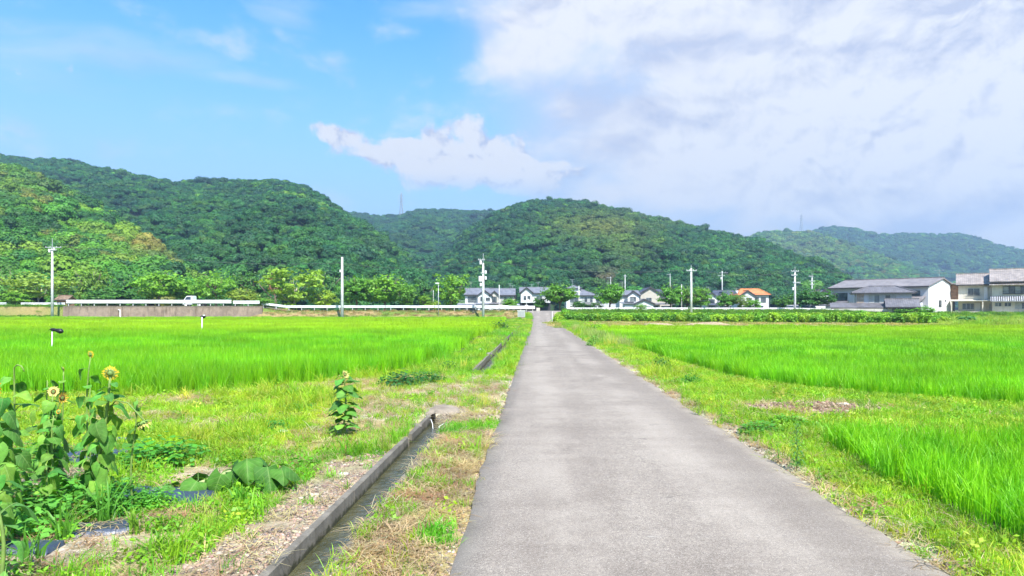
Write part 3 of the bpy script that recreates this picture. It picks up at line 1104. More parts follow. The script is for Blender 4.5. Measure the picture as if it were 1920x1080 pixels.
def weed_mesh(seed, n=40, rad=.11, h=(.02, .15), size=.021, aspect=1.7):
    r = np.random.default_rng(seed)
    q, rr = r.uniform(0, 6.28, n), rad * np.sqrt(r.uniform(0, 1, n))
    C = np.stack([rr * np.cos(q), rr * np.sin(q), r.uniform(h[0], h[1], n) * (1 - .5 * rr / rad)], 1)
    N_ = np.stack([np.cos(q) * .4, np.sin(q) * .4, np.ones(n)], 1)
    V, Q = leaf_cloud(C, N_, size, r, aspect, .45)
    st = []
    for i in range(0, n, 2):
        b, t = C[i] * np.array((.4, .4, 0)), C[i]
        w = np.array((.0022, 0, 0))
        st += [b - w, b + w, t + w * .5, t - w * .5]
    S = np.array(st)
    Qs = (np.arange(len(S) // 4) * 4)[:, None] + np.arange(4) + len(V)
    return np_mesh("weed", np.concatenate([V, S]), np.concatenate([Q, Qs]), None, L_INST)


STRAW = library("straw", [straw_mesh(400 + i) for i in range(4)])
WEED = library("weed", [weed_mesh(420 + i) for i in range(4)])
CLOVER = library("clover", [weed_mesh(440 + i, 60, .11, (.010, .04), .013, 1.1) for i in range(3)])
YG = [(.37, .50, .026), (.28, .47, .022), (.46, .48, .07), (.20, .40, .022)]
DRYC = [(.46, .37, .20), (.52, .43, .26), (.38, .27, .14), (.33, .19, .10)]
GRN = [(.12, .40, .018), (.085, .32, .018), (.17, .45, .02)]


CLEAR = [(*at(312, 930), .46, .30), (*at(140, 862), .50, .42), (*at(430, 895), .60, .34), (*at(195, 992), .28, .2), (*at(52, 1030), .3, .2), (*at(222, 826), .35, .25),
         (*at(330, 880), .34, .16), (*at(250, 1010), .45, .16), (*at(180, 1040), .35, .14), (*at(360, 965), .22, .14), (*at(690, 800), .2, .12)]


def verge_density():
    """all grass near the camera: where it grows, how tall and what colour"""
    # fine belt to 22 m
    sets = []
    for (y0, y1, step, xr) in ((2.2, 9.0, .075, 9), (9.0, 16.0, .105, 14), (16.0, 30.0, .16, 20)):
        x, y = jgrid(-xr, xr, y0, y1, step, .5)
        sets.append((x, y, np.full(len(x), step)))
    x = np.concatenate([s[0] for s in sets])
    y = np.concatenate([s[1] for s in sets])
    stp = np.concatenate([s[2] for s in sets])
    u, v = xy2uv(x, y)
    ok = ~((u > -.03 - .05 * RNG.uniform(size=len(u))) & (u < 3.03)) & ~((u > -1.14) & (u < -.69) & ((v < 11.22) | ((v > 17.3) & (v < 70))))
    for p in (PADDY_L, PADDY_R, PADDY_N):
        ok &= poly_dist(p, x, y) < .12
    ok &= np.abs(x) < .80 * y + 1.2
    x, y, u, v, stp = x[ok], y[ok], u[ok], v[ok], stp[ok]
    n1, n2, n3 = fbm(x * .6, y * .6, 4, 31), fbm(x * 1.9, y * 1.9, 3, 32), fbm(x * .35 + 5, y * .35, 3, 33)
    rnd = RNG.uniform(size=len(x))
    left = u < 0
    # ---- probabilities of green grass and of straw
    pg, ps, hgt = np.full(len(x), .75), np.full(len(x), .12), np.full(len(x), .5)
    yel = np.full(len(x), .5)
    # strip between ditch and road
    a = left & (u > -.72) & (v < 10.6)
    pg[a] = .10 + .62 * sstep(n2[a], .52, .68)
    ps[a] = .78
    hgt[a] = .0
    yel[a] = .7
    patch = a & (np.abs(v - (9.35 + .9 * (u + .35))) < .33)
    pg[patch], ps[patch], hgt[patch], yel[patch] = 1.0, .0, .30, .05
    patch2 = a & (((u + .12) / .13) ** 2 + ((v - 4.95) / .22) ** 2 < 1.2)
    pg[patch2], ps[patch2], hgt[patch2], yel[patch2] = 1.0, .0, .12, .1
    # gravel shoulder left of the ditch
    b = left & (u < -1.0) & (u > -1.62 - .25 * (n2 - .5)) & (v < 7.6)
    pg[b], ps[b], hgt[b] = .05, .12, 0
    # crossing over the culvert
    c = left & (v > 10.2) & (v < 17.2 - 1.5 * n1) & (u > -2.6 + .9 * n2 * 2 - .9)
    pg[c], ps[c], hgt[c], yel[c] = .12 + .5 * sstep(n2[c], .52, .66), .45, .0, .8
    # green weeds on the near left
    d = left & (u < -1.6) & (v < 7.8)
    pg[d], ps[d], hgt[d], yel[d] = .42 + .5 * sstep(n1[d], .36, .54), .28, .20, .45
    bare = d & (u < -2.1) & (v < 6.8)
    pg[bare] *= .15 + .85 * sstep(n3[bare] + .35 * (n2[bare] - .5), .40, .58)
    # mown field between the garden and the rice
    e = left & (u < -1.2) & (v >= 7.8) & ~c
    pg[e], ps[e], hgt[e], yel[e] = .90, .12, -.05 + .45 * sstep(n1[e], .58, .7), .85
    bare = e & (fbm(x * .5, y * .8, 4, 36) > .60)
    pg[bare], ps[bare] = .25, .40
    # beyond the crossing: green verge
    f = left & (v >= 16.5)
    pg[f], ps[f], hgt[f], yel[f] = .95, .08, .28, .55
    # right verge
    g = ~left
    pg[g] = .25 + .75 * sstep(u[g] - 3.0, .12, .42)
    ps[g] = .30
    hgt[g] = .04 + .25 * sstep(n1[g], .5, .7)
    yel[g] = .82
    edge = g & (u < 3.22)
    pg[edge] = .30 * sstep(n1[edge], .35, .6) + .12
    ps[edge] = .38
    near_r = g & (u > 3.5) & (v < 9)
    hgt[near_r] = .08
    lev = g & (u > 3.9) & (v > 8.4)
    pg[lev], ps[lev], hgt[lev], yel[lev] = .95, .06, -.1, .85
    heap = np.exp(-(((x - 4.8) / 1.25) ** 2 + ((y - 11.1) / .7) ** 2)) > .34
    pg[heap], ps[heap], hgt[heap] = .05 + .28 * sstep(n2[heap], .5, .66), .25, .0
    out = {k: [] for k in ("short", "mid", "tall", "straw", "weed", "clover")}
    kind = np.full(len(x), -1)
    kind[rnd < pg] = 0
    rs = RNG.uniform(size=len(x))
    straw = (kind < 0) & (rs < ps)
    tallness = hgt + .5 * (n2 - .5) + RNG.normal(0, .13, len(x))
    kind[(kind == 0) & (tallness > .45)] = 1
    kind[(kind == 1) & (tallness > .92) & (RNG.uniform(size=len(x)) < .5)] = 2
    wd = (kind >= 0) & (RNG.uniform(size=len(x)) < np.where(d, .22, .05) * (stp < .12))
    kind[wd] = 3
    cl = (kind == 0) & (RNG.uniform(size=len(x)) < .16 * (n1 > .46))
    kind[cl] = 4
    clear = np.zeros(len(x), bool)
    for (cx, cy_, ra, rb) in CLEAR:
        clear |= ((x - cx) / ra) ** 2 + ((y - cy_) / rb) ** 2 < 1
    kind[clear & (kind >= 0)] = np.where(RNG.uniform(size=int((clear & (kind >= 0)).sum())) < .10, 0, -1)
    extra = (kind == 0) & (RNG.uniform(size=len(x)) < ps * .7)
    return x, y, u, v, kind, straw | extra, yel, n1, stp


def build_verges():
    x, y, u, v, kind, straw, yel, n1, stp = verge_density()
    def put(name, lib, k, label, nvar, size, grow=1.0, darker=1.0):
        m = kind == k if not isinstance(k, np.ndarray) else k
        n = int(m.sum())
        xx, yy = x[m], y[m]
        t = np.clip(yel[m] + 1.1 * (n1[m] - .5) + RNG.normal(0, .16, n), 0, 1)[:, None]
        c = tints(n, GRN, None, .2) * (1 - t) + tints(n, YG, (3, 3, 1.6, 2), .18) * t
        c *= darker
        s = RNG.uniform(.75, 1.3, n) * size * (stp[m] / .085) ** .45
        scatter(name, lib, on_ground(xx, yy, -.006), rand_rot(n, .16), s, c, label, "grass", nvar)
    put("short_grass", G_SHORT, 0, "short yellow-green grass covering the verges and the mown ground", 4, 1.0)
    put("long_grass", G_MID, 1, "knee-high green grass along the verges", 4, .95)
    put("tall_grass", G_TALL, 2, "tall thin grass standing out of the verges", 3, .62)
    put("broadleaf_weeds", WEED, 3, "small broad-leaved weeds among the grass", 4, 1.0, darker=.9)
    put("clover", CLOVER, 4, "low clover creeping over the ground", 3, 1.1, darker=.9)
    m = straw
    n = int(m.sum())
    scatter("dry_straw", STRAW, on_ground(x[m], y[m], 0), rand_rot(n, .1), RNG.uniform(.7, 1.4, n) * (stp[m] / .085) ** .4, tints(n, DRYC, (3, 2.5, 2, 1.2), .2), "dry straw and cut grass lying on the verges", "straw", 4)
    # farther verges
    x2, y2 = jgrid(-3.2, 7.5, 30, 106, .42, .5)
    u2, v2 = xy2uv(x2, y2)
    ok = ((u2 < -.12) | (u2 > 3.12)) & ~((u2 > -1.2) & (u2 < -.62) & (v2 < 70))
    ok &= (poly_dist(PADDY_L, x2, y2) < .1) & (poly_dist(PADDY_R, x2, y2) < .1) & (v2 < 107.5)
    fl = np.clip((v2 - 94) / 13, 0, 1) ** 2 * 1.6
    ok &= (u2 < -.12 - fl) | (u2 > 3.12 + fl)
    ok &= ~((y2 > 58.8) & (y2 < 65) & (u2 > 4.5))
    x2, y2, u2 = x2[ok], y2[ok], u2[ok]
    n = len(x2)
    t = np.clip(.55 + 1.3 * (fbm(x2 * .4, y2 * .25, 3, 51) - .5) + RNG.normal(0, .15, n), 0, 1)[:, None]
    c = tints(n, GRN, None, .2) * (1 - t) + tints(n, YG + [(.42, .38, .16)], (3, 2, 2, 1, 2), .15) * t
    tall = np.where((u2 > 3.4) & (y2 < 58), 2.0, 1.0) * RNG.uniform(.6, 1.3, n)
    c = np.where(((u2 > 3.5) & (y2 > 30) & (y2 < 60))[:, None], c * .55 + np.array((.40, .42, .17)) * .45, c)
    scatter("verge_grass", G_FAR, on_ground(x2, y2, -.01), rand_rot(n, .05), np.stack([np.ones(n) * .62, np.ones(n) * .62, tall], 1), c, "rough grass beside the far half of the farm road", "grass", 3)
    # bank below the road across, levee on the right, pale strip
    xb, yb = jgrid(-95, 100, 104.6, 109.2, .62, .5)
    ub, vb = xy2uv(xb, yb)
    ok = ((ub < -1.6) | (ub > 4.6)) & ~((xb > -69.6) & (xb < -38.4) & (yb > 106.6))
    xb, yb = xb[ok], yb[ok]
    n = len(xb)
    c = tints(n, [(.36, .27, .11), (.28, .20, .09), (.20, .22, .045), (.11, .20, .03)], (3, 2, 2, 1.5), .25)
    lush = (xb < -68) | (xb > 6)
    c[lush] = tints(int(lush.sum()), [(.11, .26, .02), (.16, .30, .02), (.075, .2, .02)], None, .2)
    scatter("bank_grass", G_FAR, on_ground(xb, yb, -.02), rand_rot(n, .05), np.stack([np.ones(n) * .9, np.ones(n) * .9, RNG.uniform(.7, 1.5, n) * np.where(lush, 1.7, 1)], 1), c, "dry grass on the bank below the road across the fields", "grass", 3)
    xs, ys = jgrid(4.2, 70, 59.2, 82, .75, .5)
    kk = ys < 81.5 - (xs - 5.3) * .38
    xs, ys = xs[kk], ys[kk]
    n = len(xs)
    scatter("strip_grass", G_FAR, on_ground(xs, ys, -.02), rand_rot(n, .05), np.stack([np.ones(n), np.ones(n), RNG.uniform(.3, .8, n)], 1), tints(n, [(.44, .36, .17), (.36, .34, .10), (.22, .30, .05)], None, .2), "pale dry grass strip between the rice and the crop field", "grass", 3)
    # levee between the two plots on the right, outward
    xl, yl = jgrid(8, 30, 8.6, 12.5, .2, .5)
    ok = (poly_dist(PADDY_R, xl, yl) < .1) & (poly_dist(PADDY_N, xl, yl) < .1) & (xl > 13)
    n = int(ok.sum())
    if n:
        scatter("levee_grass", G_SHORT, on_ground(xl[ok], yl[ok], 0), rand_rot(n, .1), RNG.uniform(1.6, 2.4, n), tints(n, YG, None, .2), "mown grass on the levee between the right rice plots", "grass", 4)


build_verges()


# ---- gravel
def stone_lib():
    out = []
    for i in range(6):
        V, T = blob_mesh(1.0, 1, .5, 1, RNG.uniform(.6, .9), RNG.uniform(.28, .5), i + 5)
        out.append(np_mesh("stone", V, None, T, MATS["stone"], False))
    return library("stone", out)


def build_gravel():
    m, N = mat_base("stone")
    a = N.n("ShaderNodeAttribute", attribute_type="INSTANCER", attribute_name="tint")
    n = N.noise(worldco(N), 70.0, 4.0, .7)
    k = N.ss(n, .3, .7, .75, 1.2)
    finish(N, principled(N, N.mix(1.0, a.outputs["Color"], N.xyz(k, k, k), "MULTIPLY"), .85, .25))
    MATS["stone"] = m
    lib = stone_lib()
    P = []
    def area(n, u0, u1, v0, v1, dens=lambda u, v: 1.0):
        u, v = RNG.uniform(u0, u1, n), v0 + (v1 - v0) * RNG.uniform(0, 1, n) ** 1.15
        k = RNG.uniform(size=n) < dens(u, v)
        P.append(np.stack([u[k], v[k]], 1))
    area(24000, -1.72, -1.085, 2.2, 8.0, lambda u, v: (sstep(u, -1.72, -1.45)) * (1 - .65 * sstep(v, 4.8, 7.6)) * sstep(fbm(u * 3, v * 2, 3, 5), .22, .5))
    area(13000, -.755, .02, 2.2, 10.3, lambda u, v: (.30 + .7 * (1 - sstep(v, 4.2, 6.5))) * sstep(fbm(u * 4, v * 2, 3, 6), .28, .55))
    area(5200, -2.3, .0, 10.2, 16.5, lambda u, v: .8 * sstep(fbm(u * 1.5, v * .8, 3, 7), .35, .6))
    area(3800, 2.98, 3.36, 2.5, 18, lambda u, v: (1 - sstep(u, 3.15, 3.36)) * sstep(fbm(u * 3, v * 1.2, 3, 8), .3, .6))
    area(1400, -4.5, -1.8, 3.0, 7.5, lambda u, v: sstep(fbm(u * 1.2, v * 1.2, 3, 9), .5, .62))
    P = np.concatenate(P)
    n = len(P)
    x, y = uv2xy(P[:, 0], P[:, 1])
    s = np.exp(RNG.normal(math.log(.0092), .45, n)) * (1 + .04 * y)
    s = np.minimum(s, .042)
    c = tints(n, [(.31, .24, .175), (.235, .175, .125), (.42, .35, .27), (.17, .14, .115), (.33, .22, .15)], (3, 2.5, 1.0, 1.6, 1.6), .2)
    z = ground_z(x, y)
    z = np.where(z < -.3, -.02, z)
    ok = ~((P[:, 0] > -1.10) & (P[:, 0] < -.72) & (P[:, 1] < 11.25))
    scatter("gravel", lib, np.stack([x, y, z + s * .15], 1)[ok], rand_rot(n, .35)[ok], s[ok], c[ok], "loose stones and gravel beside the ditch and along the asphalt edge", "gravel", 6)
    # clods on the heap of dug earth
    n = 2600
    x, y = 4.75 + RNG.normal(0, .62, n), 11.05 + RNG.normal(0, .36, n)
    s = np.exp(RNG.normal(math.log(.015), .5, n))
    scatter("earth_clods", lib, np.stack([x, y, ground_z(x, y) + s * .2], 1), rand_rot(n, .5), np.minimum(s, .055), tints(n, [(.27, .19, .13), (.19, .13, .09), (.34, .26, .19)], None, .2), "clods of dug earth heaped on the grass levee", "earth", 6)


build_gravel()


# ---- forest on the hills
def crown_mesh(seed, R=1.0, lobes=9, leaves=900, size=.20, mat=None, flat=.75, core=True, name="crown"):
    r = np.random.default_rng(seed)
    q = r.uniform(0, 6.28, lobes)
    rr = R * .62 * np.sqrt(r.uniform(.05, 1, lobes))
    C = np.stack([rr * np.cos(q), rr * np.sin(q), R * flat * (r.uniform(-.25, .75, lobes) * (1 - .45 * rr / R))], 1)
    S = R * r.uniform(.30, .50, lobes)
    n = leaves // lobes
    P, Nn = [], []
    for c, s in zip(C, S):
        d = r.normal(0, 1, (n, 3))
        d[:, 2] = np.abs(d[:, 2]) * 1.0 - .35
        d /= np.linalg.norm(d, axis=1)[:, None]
        P.append(c + d * s * r.uniform(.72, 1.10, (n, 1)) * np.array((1, 1, .78)))
        Nn.append(d + np.array((0, 0, .35)))
    V, Q = leaf_cloud(np.concatenate(P), np.concatenate(Nn), size * R, r, 1.4, .28)
    T = np.zeros((0, 3), int)
    if core:
        for c, s in zip(C, S):
            v, t = blob_mesh(s * .80, 1, .3, 1, 1, .78, seed)
            T = np.concatenate([T, t + len(V)])
            V = np.concatenate([V, v + c])
    return np_mesh(name, V, Q, T if len(T) else None, mat)


CROWNS = library("forest_crown", [crown_mesh(500 + i, 1.0, 10 + i % 4, 2300, .098, L_HILL, .80) for i in range(6)])
EVG_SHADE = [(.016, .080, .022), (.023, .102, .020), (.013, .066, .028), (.038, .122, .020)]  # dark species greens, also standing in for cloud shadow on the hills
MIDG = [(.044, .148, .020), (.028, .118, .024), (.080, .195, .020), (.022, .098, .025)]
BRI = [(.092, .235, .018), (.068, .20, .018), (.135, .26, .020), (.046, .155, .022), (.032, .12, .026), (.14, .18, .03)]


def forest(name, spacing, cols, w, label, size, warm=None, tmax=1.25):
    V, T, ps = HILL[name]
    A, B, C, D = V[:-1, :-1], V[:-1, 1:], V[1:, 1:], V[1:, :-1]
    area = np.linalg.norm(np.cross(B - A, D - A), axis=2) * (T[1:, :-1] <= tmax)
    n = int(area.sum() / spacing ** 2)
    cells = RNG.choice(area.size, n, p=(area / area.sum()).ravel())
    i, j = np.unravel_index(cells, area.shape)
    a, b = RNG.uniform(size=(n, 1)), RNG.uniform(size=(n, 1))
    P = A[i, j] * (1 - a) * (1 - b) + B[i, j] * a * (1 - b) + C[i, j] * a * b + D[i, j] * (1 - a) * b
    P[:, 2] += size * .42
    k = fbm(P[:, 0] / 38, P[:, 2] / 26 + P[:, 1] / 90, 4, 55)
    c = tints(n, cols, w, .26) * (.72 + .80 * k)[:, None]
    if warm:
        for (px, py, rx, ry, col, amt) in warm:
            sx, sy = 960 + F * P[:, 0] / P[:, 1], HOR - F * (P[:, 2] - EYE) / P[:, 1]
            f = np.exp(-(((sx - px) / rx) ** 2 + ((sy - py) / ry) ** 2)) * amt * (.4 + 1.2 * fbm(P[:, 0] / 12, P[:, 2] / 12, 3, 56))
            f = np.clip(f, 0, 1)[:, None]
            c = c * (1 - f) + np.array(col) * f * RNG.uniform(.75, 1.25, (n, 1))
    s = size * np.exp(RNG.normal(-.02, .27, n)) * .62
    scatter(name.replace("hill", "forest"), CROWNS, P, rand_rot(n, .12), np.stack([s, s, s * RNG.uniform(.8, 1.15, n)], 1), c, label, "forest", 6)


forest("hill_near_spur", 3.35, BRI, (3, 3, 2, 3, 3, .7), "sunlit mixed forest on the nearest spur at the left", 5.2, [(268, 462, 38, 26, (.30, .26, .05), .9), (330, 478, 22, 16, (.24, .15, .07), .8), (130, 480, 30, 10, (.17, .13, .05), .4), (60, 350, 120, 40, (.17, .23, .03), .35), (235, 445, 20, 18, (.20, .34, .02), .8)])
forest("hill_left", 4.1, MIDG + EVG_SHADE, (2, 3, .8, 3, 3, 3, 2, 2), "dark green forest on the big hill at the left", 5.7, [(480, 490, 120, 50, (.05, .15, .03), .5), (700, 470, 40, 30, (.05, .12, .03), .4)])  # cloud shadow over this hill is put into the darker tint mix
forest("hill_centre_back", 6.2, EVG_SHADE, None, "bluish dark forest in the gap between the two hills", 8.4)
forest("hill_centre", 4.0, EVG_SHADE + MIDG, (3, 3, 3, 2, 1.5, 2.5, .6, 2.5), "dark green forest on the hill behind the village", 5.5, [(1110, 432, 75, 26, (.20, .22, .03), .75), (1170, 470, 60, 30, (.12, .17, .03), .5), (1240, 420, 120, 14, (.10, .15, .03), .4), (1135, 525, 25, 18, (.16, .12, .06), .5)])
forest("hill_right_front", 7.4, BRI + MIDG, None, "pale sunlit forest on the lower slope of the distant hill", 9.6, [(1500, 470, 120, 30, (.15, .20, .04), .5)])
forest("hill_right_back", 9.2, EVG_SHADE + MIDG, None, "hazy forest on the farthest hill at the right", 11.0)
# ================================================================ BUILT THINGS
M_WHITE = simple_mat("white_plaster", (.60, .595, .585), .8, .25, var=.05, scale=.8, streak=.22)
M_CREAM = simple_mat("cream_plaster", (.53, .495, .42), .8, .25, var=.10, scale=.7, streak=.45)
M_GREYW = simple_mat("grey_and_shaded_plaster", (.47, .475, .505), .8, .25, var=.06, scale=.8, streak=.2)  # grey plaster, also painted on white walls that get weaker sun
M_BEIGE = simple_mat("beige_plaster", (.44, .40, .335), .8, .25, var=.07, scale=.8, streak=.25)
M_BROWNW = simple_mat("brown_boards", (.27, .16, .10), .8, .2, var=.25, scale=2, streak=.4)
M_DARKW = simple_mat("dark_boards", (.035, .034, .038), .7, .3, var=.2)
M_TRIM = simple_mat("dark_trim", (.045, .042, .045), .6, .3, var=.15)
M_ALU = simple_mat("aluminium", (.42, .42, .41), .4, .5, .5, var=.08)
M_SHUT = simple_mat("storm_shutter", (.33, .27, .22), .6, .3, var=.15, streak=.2)
M_STEELW = simple_mat("white_steel", (.62, .62, .61), .4, .5, 0, var=.05, scale=1.5, streak=.12)
M_STEEL = simple_mat("grey_steel", (.45, .46, .47), .45, .5, .4, var=.1)
M_CURTAIN = simple_mat("curtain", (.36, .37, .36), .8, .2, var=.15, scale=4)


def glass_mat():
    m, N = mat_base("window_glass")
    n = N.noise(worldco(N), .9, 3.0, .6)
    c = N.mix(N.ss(n, .35, .65), (.020, .026, .030, 1), (.10, .12, .125, 1))
    finish(N, principled(N, c, .08, .8))
    return m


M_GLASS = glass_mat()


def roof_mat(name, col, pitch=.30, var=.2, corr=False):
    """tiles: courses across the slope and rolls down it, in relief and in the tone of single tiles"""
    m, N = mat_base(name)
    s = N.sep(objco(N))
    n = N.noise(objco(N), .8, 5.0, .6)
    tile = N.noise(N.xyz(N.m("SNAP", s[0], .3), N.m("SNAP", s[1], .26), N.m("SNAP", s[2], .2)), 7.0, 0.0, .5)
    k = N.ss(n, .3, .7, 1 - var, 1 + var)
    c = N.mix(1.0, c4(col), N.xyz(k, k, k), "MULTIPLY")
    k2 = N.ss(tile, .3, .7, .86, 1.14)
    c = N.mix(1.0, c, N.xyz(k2, k2, k2), "MULTIPLY")
    wx_ = N.m("SINE", N.m("MULTIPLY", N.m("ADD", s[0], s[1] if corr else 0.0), 2 * math.pi / pitch))
    wy_ = N.m("FRACT", N.m("DIVIDE", N.m("ADD", s[1], N.m("MULTIPLY", s[2], .4)), .26))
    h = N.m("ADD", N.m("MULTIPLY", wx_, .5), N.m("MULTIPLY", wy_, .4))
    finish(N, principled(N, c, .5, .45, normal=bump(N, h, .5, .03)))
    return m


R_GREY = roof_mat("grey_tiles", (.155, .160, .185))
R_DARK = roof_mat("dark_blue_tiles", (.060, .068, .095))
R_BROWN = roof_mat("brown_tiles", (.27, .232, .21))
R_GREYB = roof_mat("brown_grey_tiles", (.205, .184, .184))
R_CHAR = roof_mat("charcoal_tiles", (.130, .122, .130))
R_ORANGE = roof_mat("orange_tiles", (.52, .185, .062))
R_PALE = roof_mat("pale_sheet", (.40, .41, .44), .2)


class House:
    """local axes: x along the front to the right, y away from the viewer, z up; metres"""
    def __init__(self, name, label, loc, rz=0.0, cat="house", group=None):
        self.o = empty(name, label, cat, loc, rz, group)

    def part(self, mb, name, mat, parent=None, label=None):
        p = mb.build(name, mat, parent or self.o)
        if label: p["label"] = label
        return p

    def walls(self, x0, x1, y0, y1, z0, z1, mat, gable=None, zr=None, name="wall"):
        mb = MB()
        if gable == "x":        # ridge along x: gables at the ends
            mb.prism([(y0, z0), (y1, z0), (y1, z1), ((y0 + y1) / 2, zr), (y0, z1)], "x", x0, x1)
        elif gable == "y":
            mb.prism([(x0, z0), (x1, z0), (x1, z1), ((x0 + x1) / 2, zr), (x0, z1)], "y", y0, y1)
        else:
            mb.box(x0, x1, y0, y1, z0, z1)
        return self.part(mb, name, mat)

    def gable_roof(self, x0, x1, y0, y1, ze, zr, mat, axis="x", ov=.55, th=.16, name="roof", ridge=True):
        def prof(a0, a1):
            mid = (a0 + a1) / 2
            sl = (zr - ze) / (mid - a0)
            zo = ze - ov * sl
            return [(a0 - ov, zo + .03), (a0 - ov, zo + .03 + th), (mid, zr + th + .03), (a1 + ov, zo + .03 + th), (a1 + ov, zo + .03), (mid, zr + .03)]
        g = .35
        mb = MB()
        if axis == "x":
            mb.prism(prof(y0, y1), "x", x0 - g, x1 + g)
        else:
            mb.prism(prof(x0, x1), "y", y0 - g, y1 + g)
        r = self.part(mb, name, mat)
        if ridge:
            rb = MB()
            zt = zr + th + .03
            if axis == "x":
                rb.box(x0 - g - .05, x1 + g + .05, (y0 + y1) / 2 - .13, (y0 + y1) / 2 + .13, zt - .06, zt + .14)
            else:
                rb.box((x0 + x1) / 2 - .13, (x0 + x1) / 2 + .13, y0 - g - .05, y1 + g + .05, zt - .06, zt + .14)
            rb.build("ridge", mat, r)
        # fascia under the front edge
        fb = MB()
        if axis == "x":
            sl = (zr - ze) / ((y1 - y0) / 2)
            fb.box(x0 - g, x1 + g, y0 - ov - .07, y0 - ov - .003, ze - ov * sl - .02, ze - ov * sl + .16)
        else:
            mid = (x0 + x1) / 2
            sl = (zr - ze) / (mid - x0)
            for s, a in ((-1, x0 - ov), (1, x1 + ov)):
                zo = ze - ov * sl
                q = [(a, zo - .12), (mid, zr - .12), (mid, zr + .14 + th), (a, zo + .14 + th)]
                fb.prism(q if s < 0 else q[::-1], "y", y0 - g - .06, y0 - g - .004)
        fb.build("bargeboard", M_TRIM, r)
        return r

    def hip_roof(self, x0, x1, y0, y1, ze, zr, mat, ov=.6, th=.14, inset=None, name="roof"):
        a0, a1, b0, b1 = x0 - ov, x1 + ov, y0 - ov, y1 + ov
        ins = inset if inset is not None else (b1 - b0) / 2
        ins = min(ins, (a1 - a0) / 2 - .05)
        m = (b0 + b1) / 2
        zb = ze - .12
        vs_ = [(a0, b0, zb), (a1, b0, zb), (a1, b1, zb), (a0, b1, zb)]
        vs_ += [(x, y, z + th) for x, y, z in vs_]
        vs_ += [(a0 + ins, m, zr + th), (a1 - ins, m, zr + th)]
        mb = MB().add(vs_, [(3, 2, 1, 0), (0, 1, 5, 4), (1, 2, 6, 5), (2, 3, 7, 6), (3, 0, 4, 7), (4, 5, 9, 8), (6, 7, 8, 9), (5, 6, 9), (7, 4, 8)])
        r = self.part(mb, name, mat)
        rb = MB()
        for p, q in ((8, 9), (4, 8), (5, 9), (6, 9), (7, 8)):
            rb.tube([np.array(vs_[p]) + (0, 0, .04), np.array(vs_[q]) + (0, 0, .04)], .10, 5)
        rb.build("ridge", mat, r)
        MB().box(a0, a1, b0 - .07, b0 - .003, zb - .02, zb + th).build("gutter", M_TRIM, r)
        return r

    def shed_roof(self, x0, x1, y0, y1, z0, z1, mat, th=.12, name="lower_roof", axis="y"):
        mb = MB()
        if axis == "y":
            mb.prism([(y0, z0), (y0, z0 + th), (y1, z1 + th), (y1, z1)], "x", x0, x1)
        else:
            mb.prism([(x0, z0), (x0, z0 + th), (x1, z1 + th), (x1, z1)], "y", y0, y1)
        return self.part(mb, name, mat)

    def window(self, face, at_, a0, a1, z0, z1, n=2, frame=None, shut=0.0, curtain=False, rail=False):
        """face f: wall at y = at_, r: wall at x = at_ (looking along -x), l: wall at x = at_"""
        frame = frame or M_ALU
        t = .07
        def bx(mb, p0, p1, q0, q1, d0, d1):
            if face == "f":
                mb.box(p0, p1, at_ - d1, at_ - d0, q0, q1)
            elif face == "r":
                mb.box(at_ + d0, at_ + d1, p0, p1, q0, q1)
            else:
                mb.box(at_ - d1, at_ - d0, p0, p1, q0, q1)
        fb = MB()
        bx(fb, a0, a1, z0 - .02, z0 + t, .003, .10)
        bx(fb, a0, a1, z1 - t, z1, .003, .08)
        for k in range(n + 1):
            c = a0 + (a1 - a0) * k / n
            bx(fb, max(a0, c - t / 2), min(a1, c + t / 2), z0 + t, z1 - t, .003, .08 if k in (0, n) else .06)
        f = self.part(fb, "window", frame)
        for k in range(n):
            pa, pb = a0 + (a1 - a0) * k / n + t / 2, a0 + (a1 - a0) * (k + 1) / n - t / 2
            g = MB()
            bx(g, pa, pb, z0 + t, z1 - t, .004, .03)
            g.build("pane", M_CURTAIN if (curtain and k % 2 == 0) else M_GLASS, f)
        if shut:
            sb = MB()
            bx(sb, a0 - shut, a0 - .02, z0 - .05, z1 + .05, .003, .16)
            sb.build("shutter_box", M_SHUT, f)
        if rail:
            rb = MB()
            bx(rb, a0 - .1, a1 + .1, z0 + .45, z0 + .50, .22, .26)
            bx(rb, a0 - .1, a1 + .1, z0 + .02, z0 + .06, .22, .26)
            k = int((a1 - a0) / .16)
            for i in range(k + 1):
                c = a0 + (a1 - a0) * i / k
                bx(rb, c - .012, c + .012, z0 + .06, z0 + .45, .225, .25)
            rb.build("window_rail", M_TRIM, f)
        return f

    def balcony(self, x0, x1, y0, y1, z, h, mat, solid=True):
        mb = MB().box(x0, x1, y0, y1, z, z + .14)
        b = self.part(mb, "balcony", mat)
        rb = MB()
        if solid:
            rb.box(x0, x1, y0, y0 + .08, z + .142, z + h)
            rb.box(x0, x0 + .08, y0 + .082, y1, z + .142, z + h)
            rb.box(x1 - .08, x1, y0 + .082, y1, z + .142, z + h)
        else:
            rb.box(x0, x1, y0, y0 + .05, z + h - .06, z + h)
            k = int((x1 - x0) / .14)
            for i in range(k + 1):
                c = x0 + .02 + (x1 - x0 - .04) * i / k
                rb.box(c - .015, c + .015, y0 + .01, y0 + .04, z + .142, z + h - .062)
        rb.build("railing", mat if solid else M_ALU, b)
        return b

    def door(self, a0, a1, y, z0, z1, mat):
        d = self.part(MB().box(a0, a1, y - .06, y - .003, z0, z1), "door", mat)
        MB().box(a1 - .18, a1 - .10, y - .12, y - .062, z0 + .95, z0 + 1.1).build("handle", M_ALU, d)
        return d

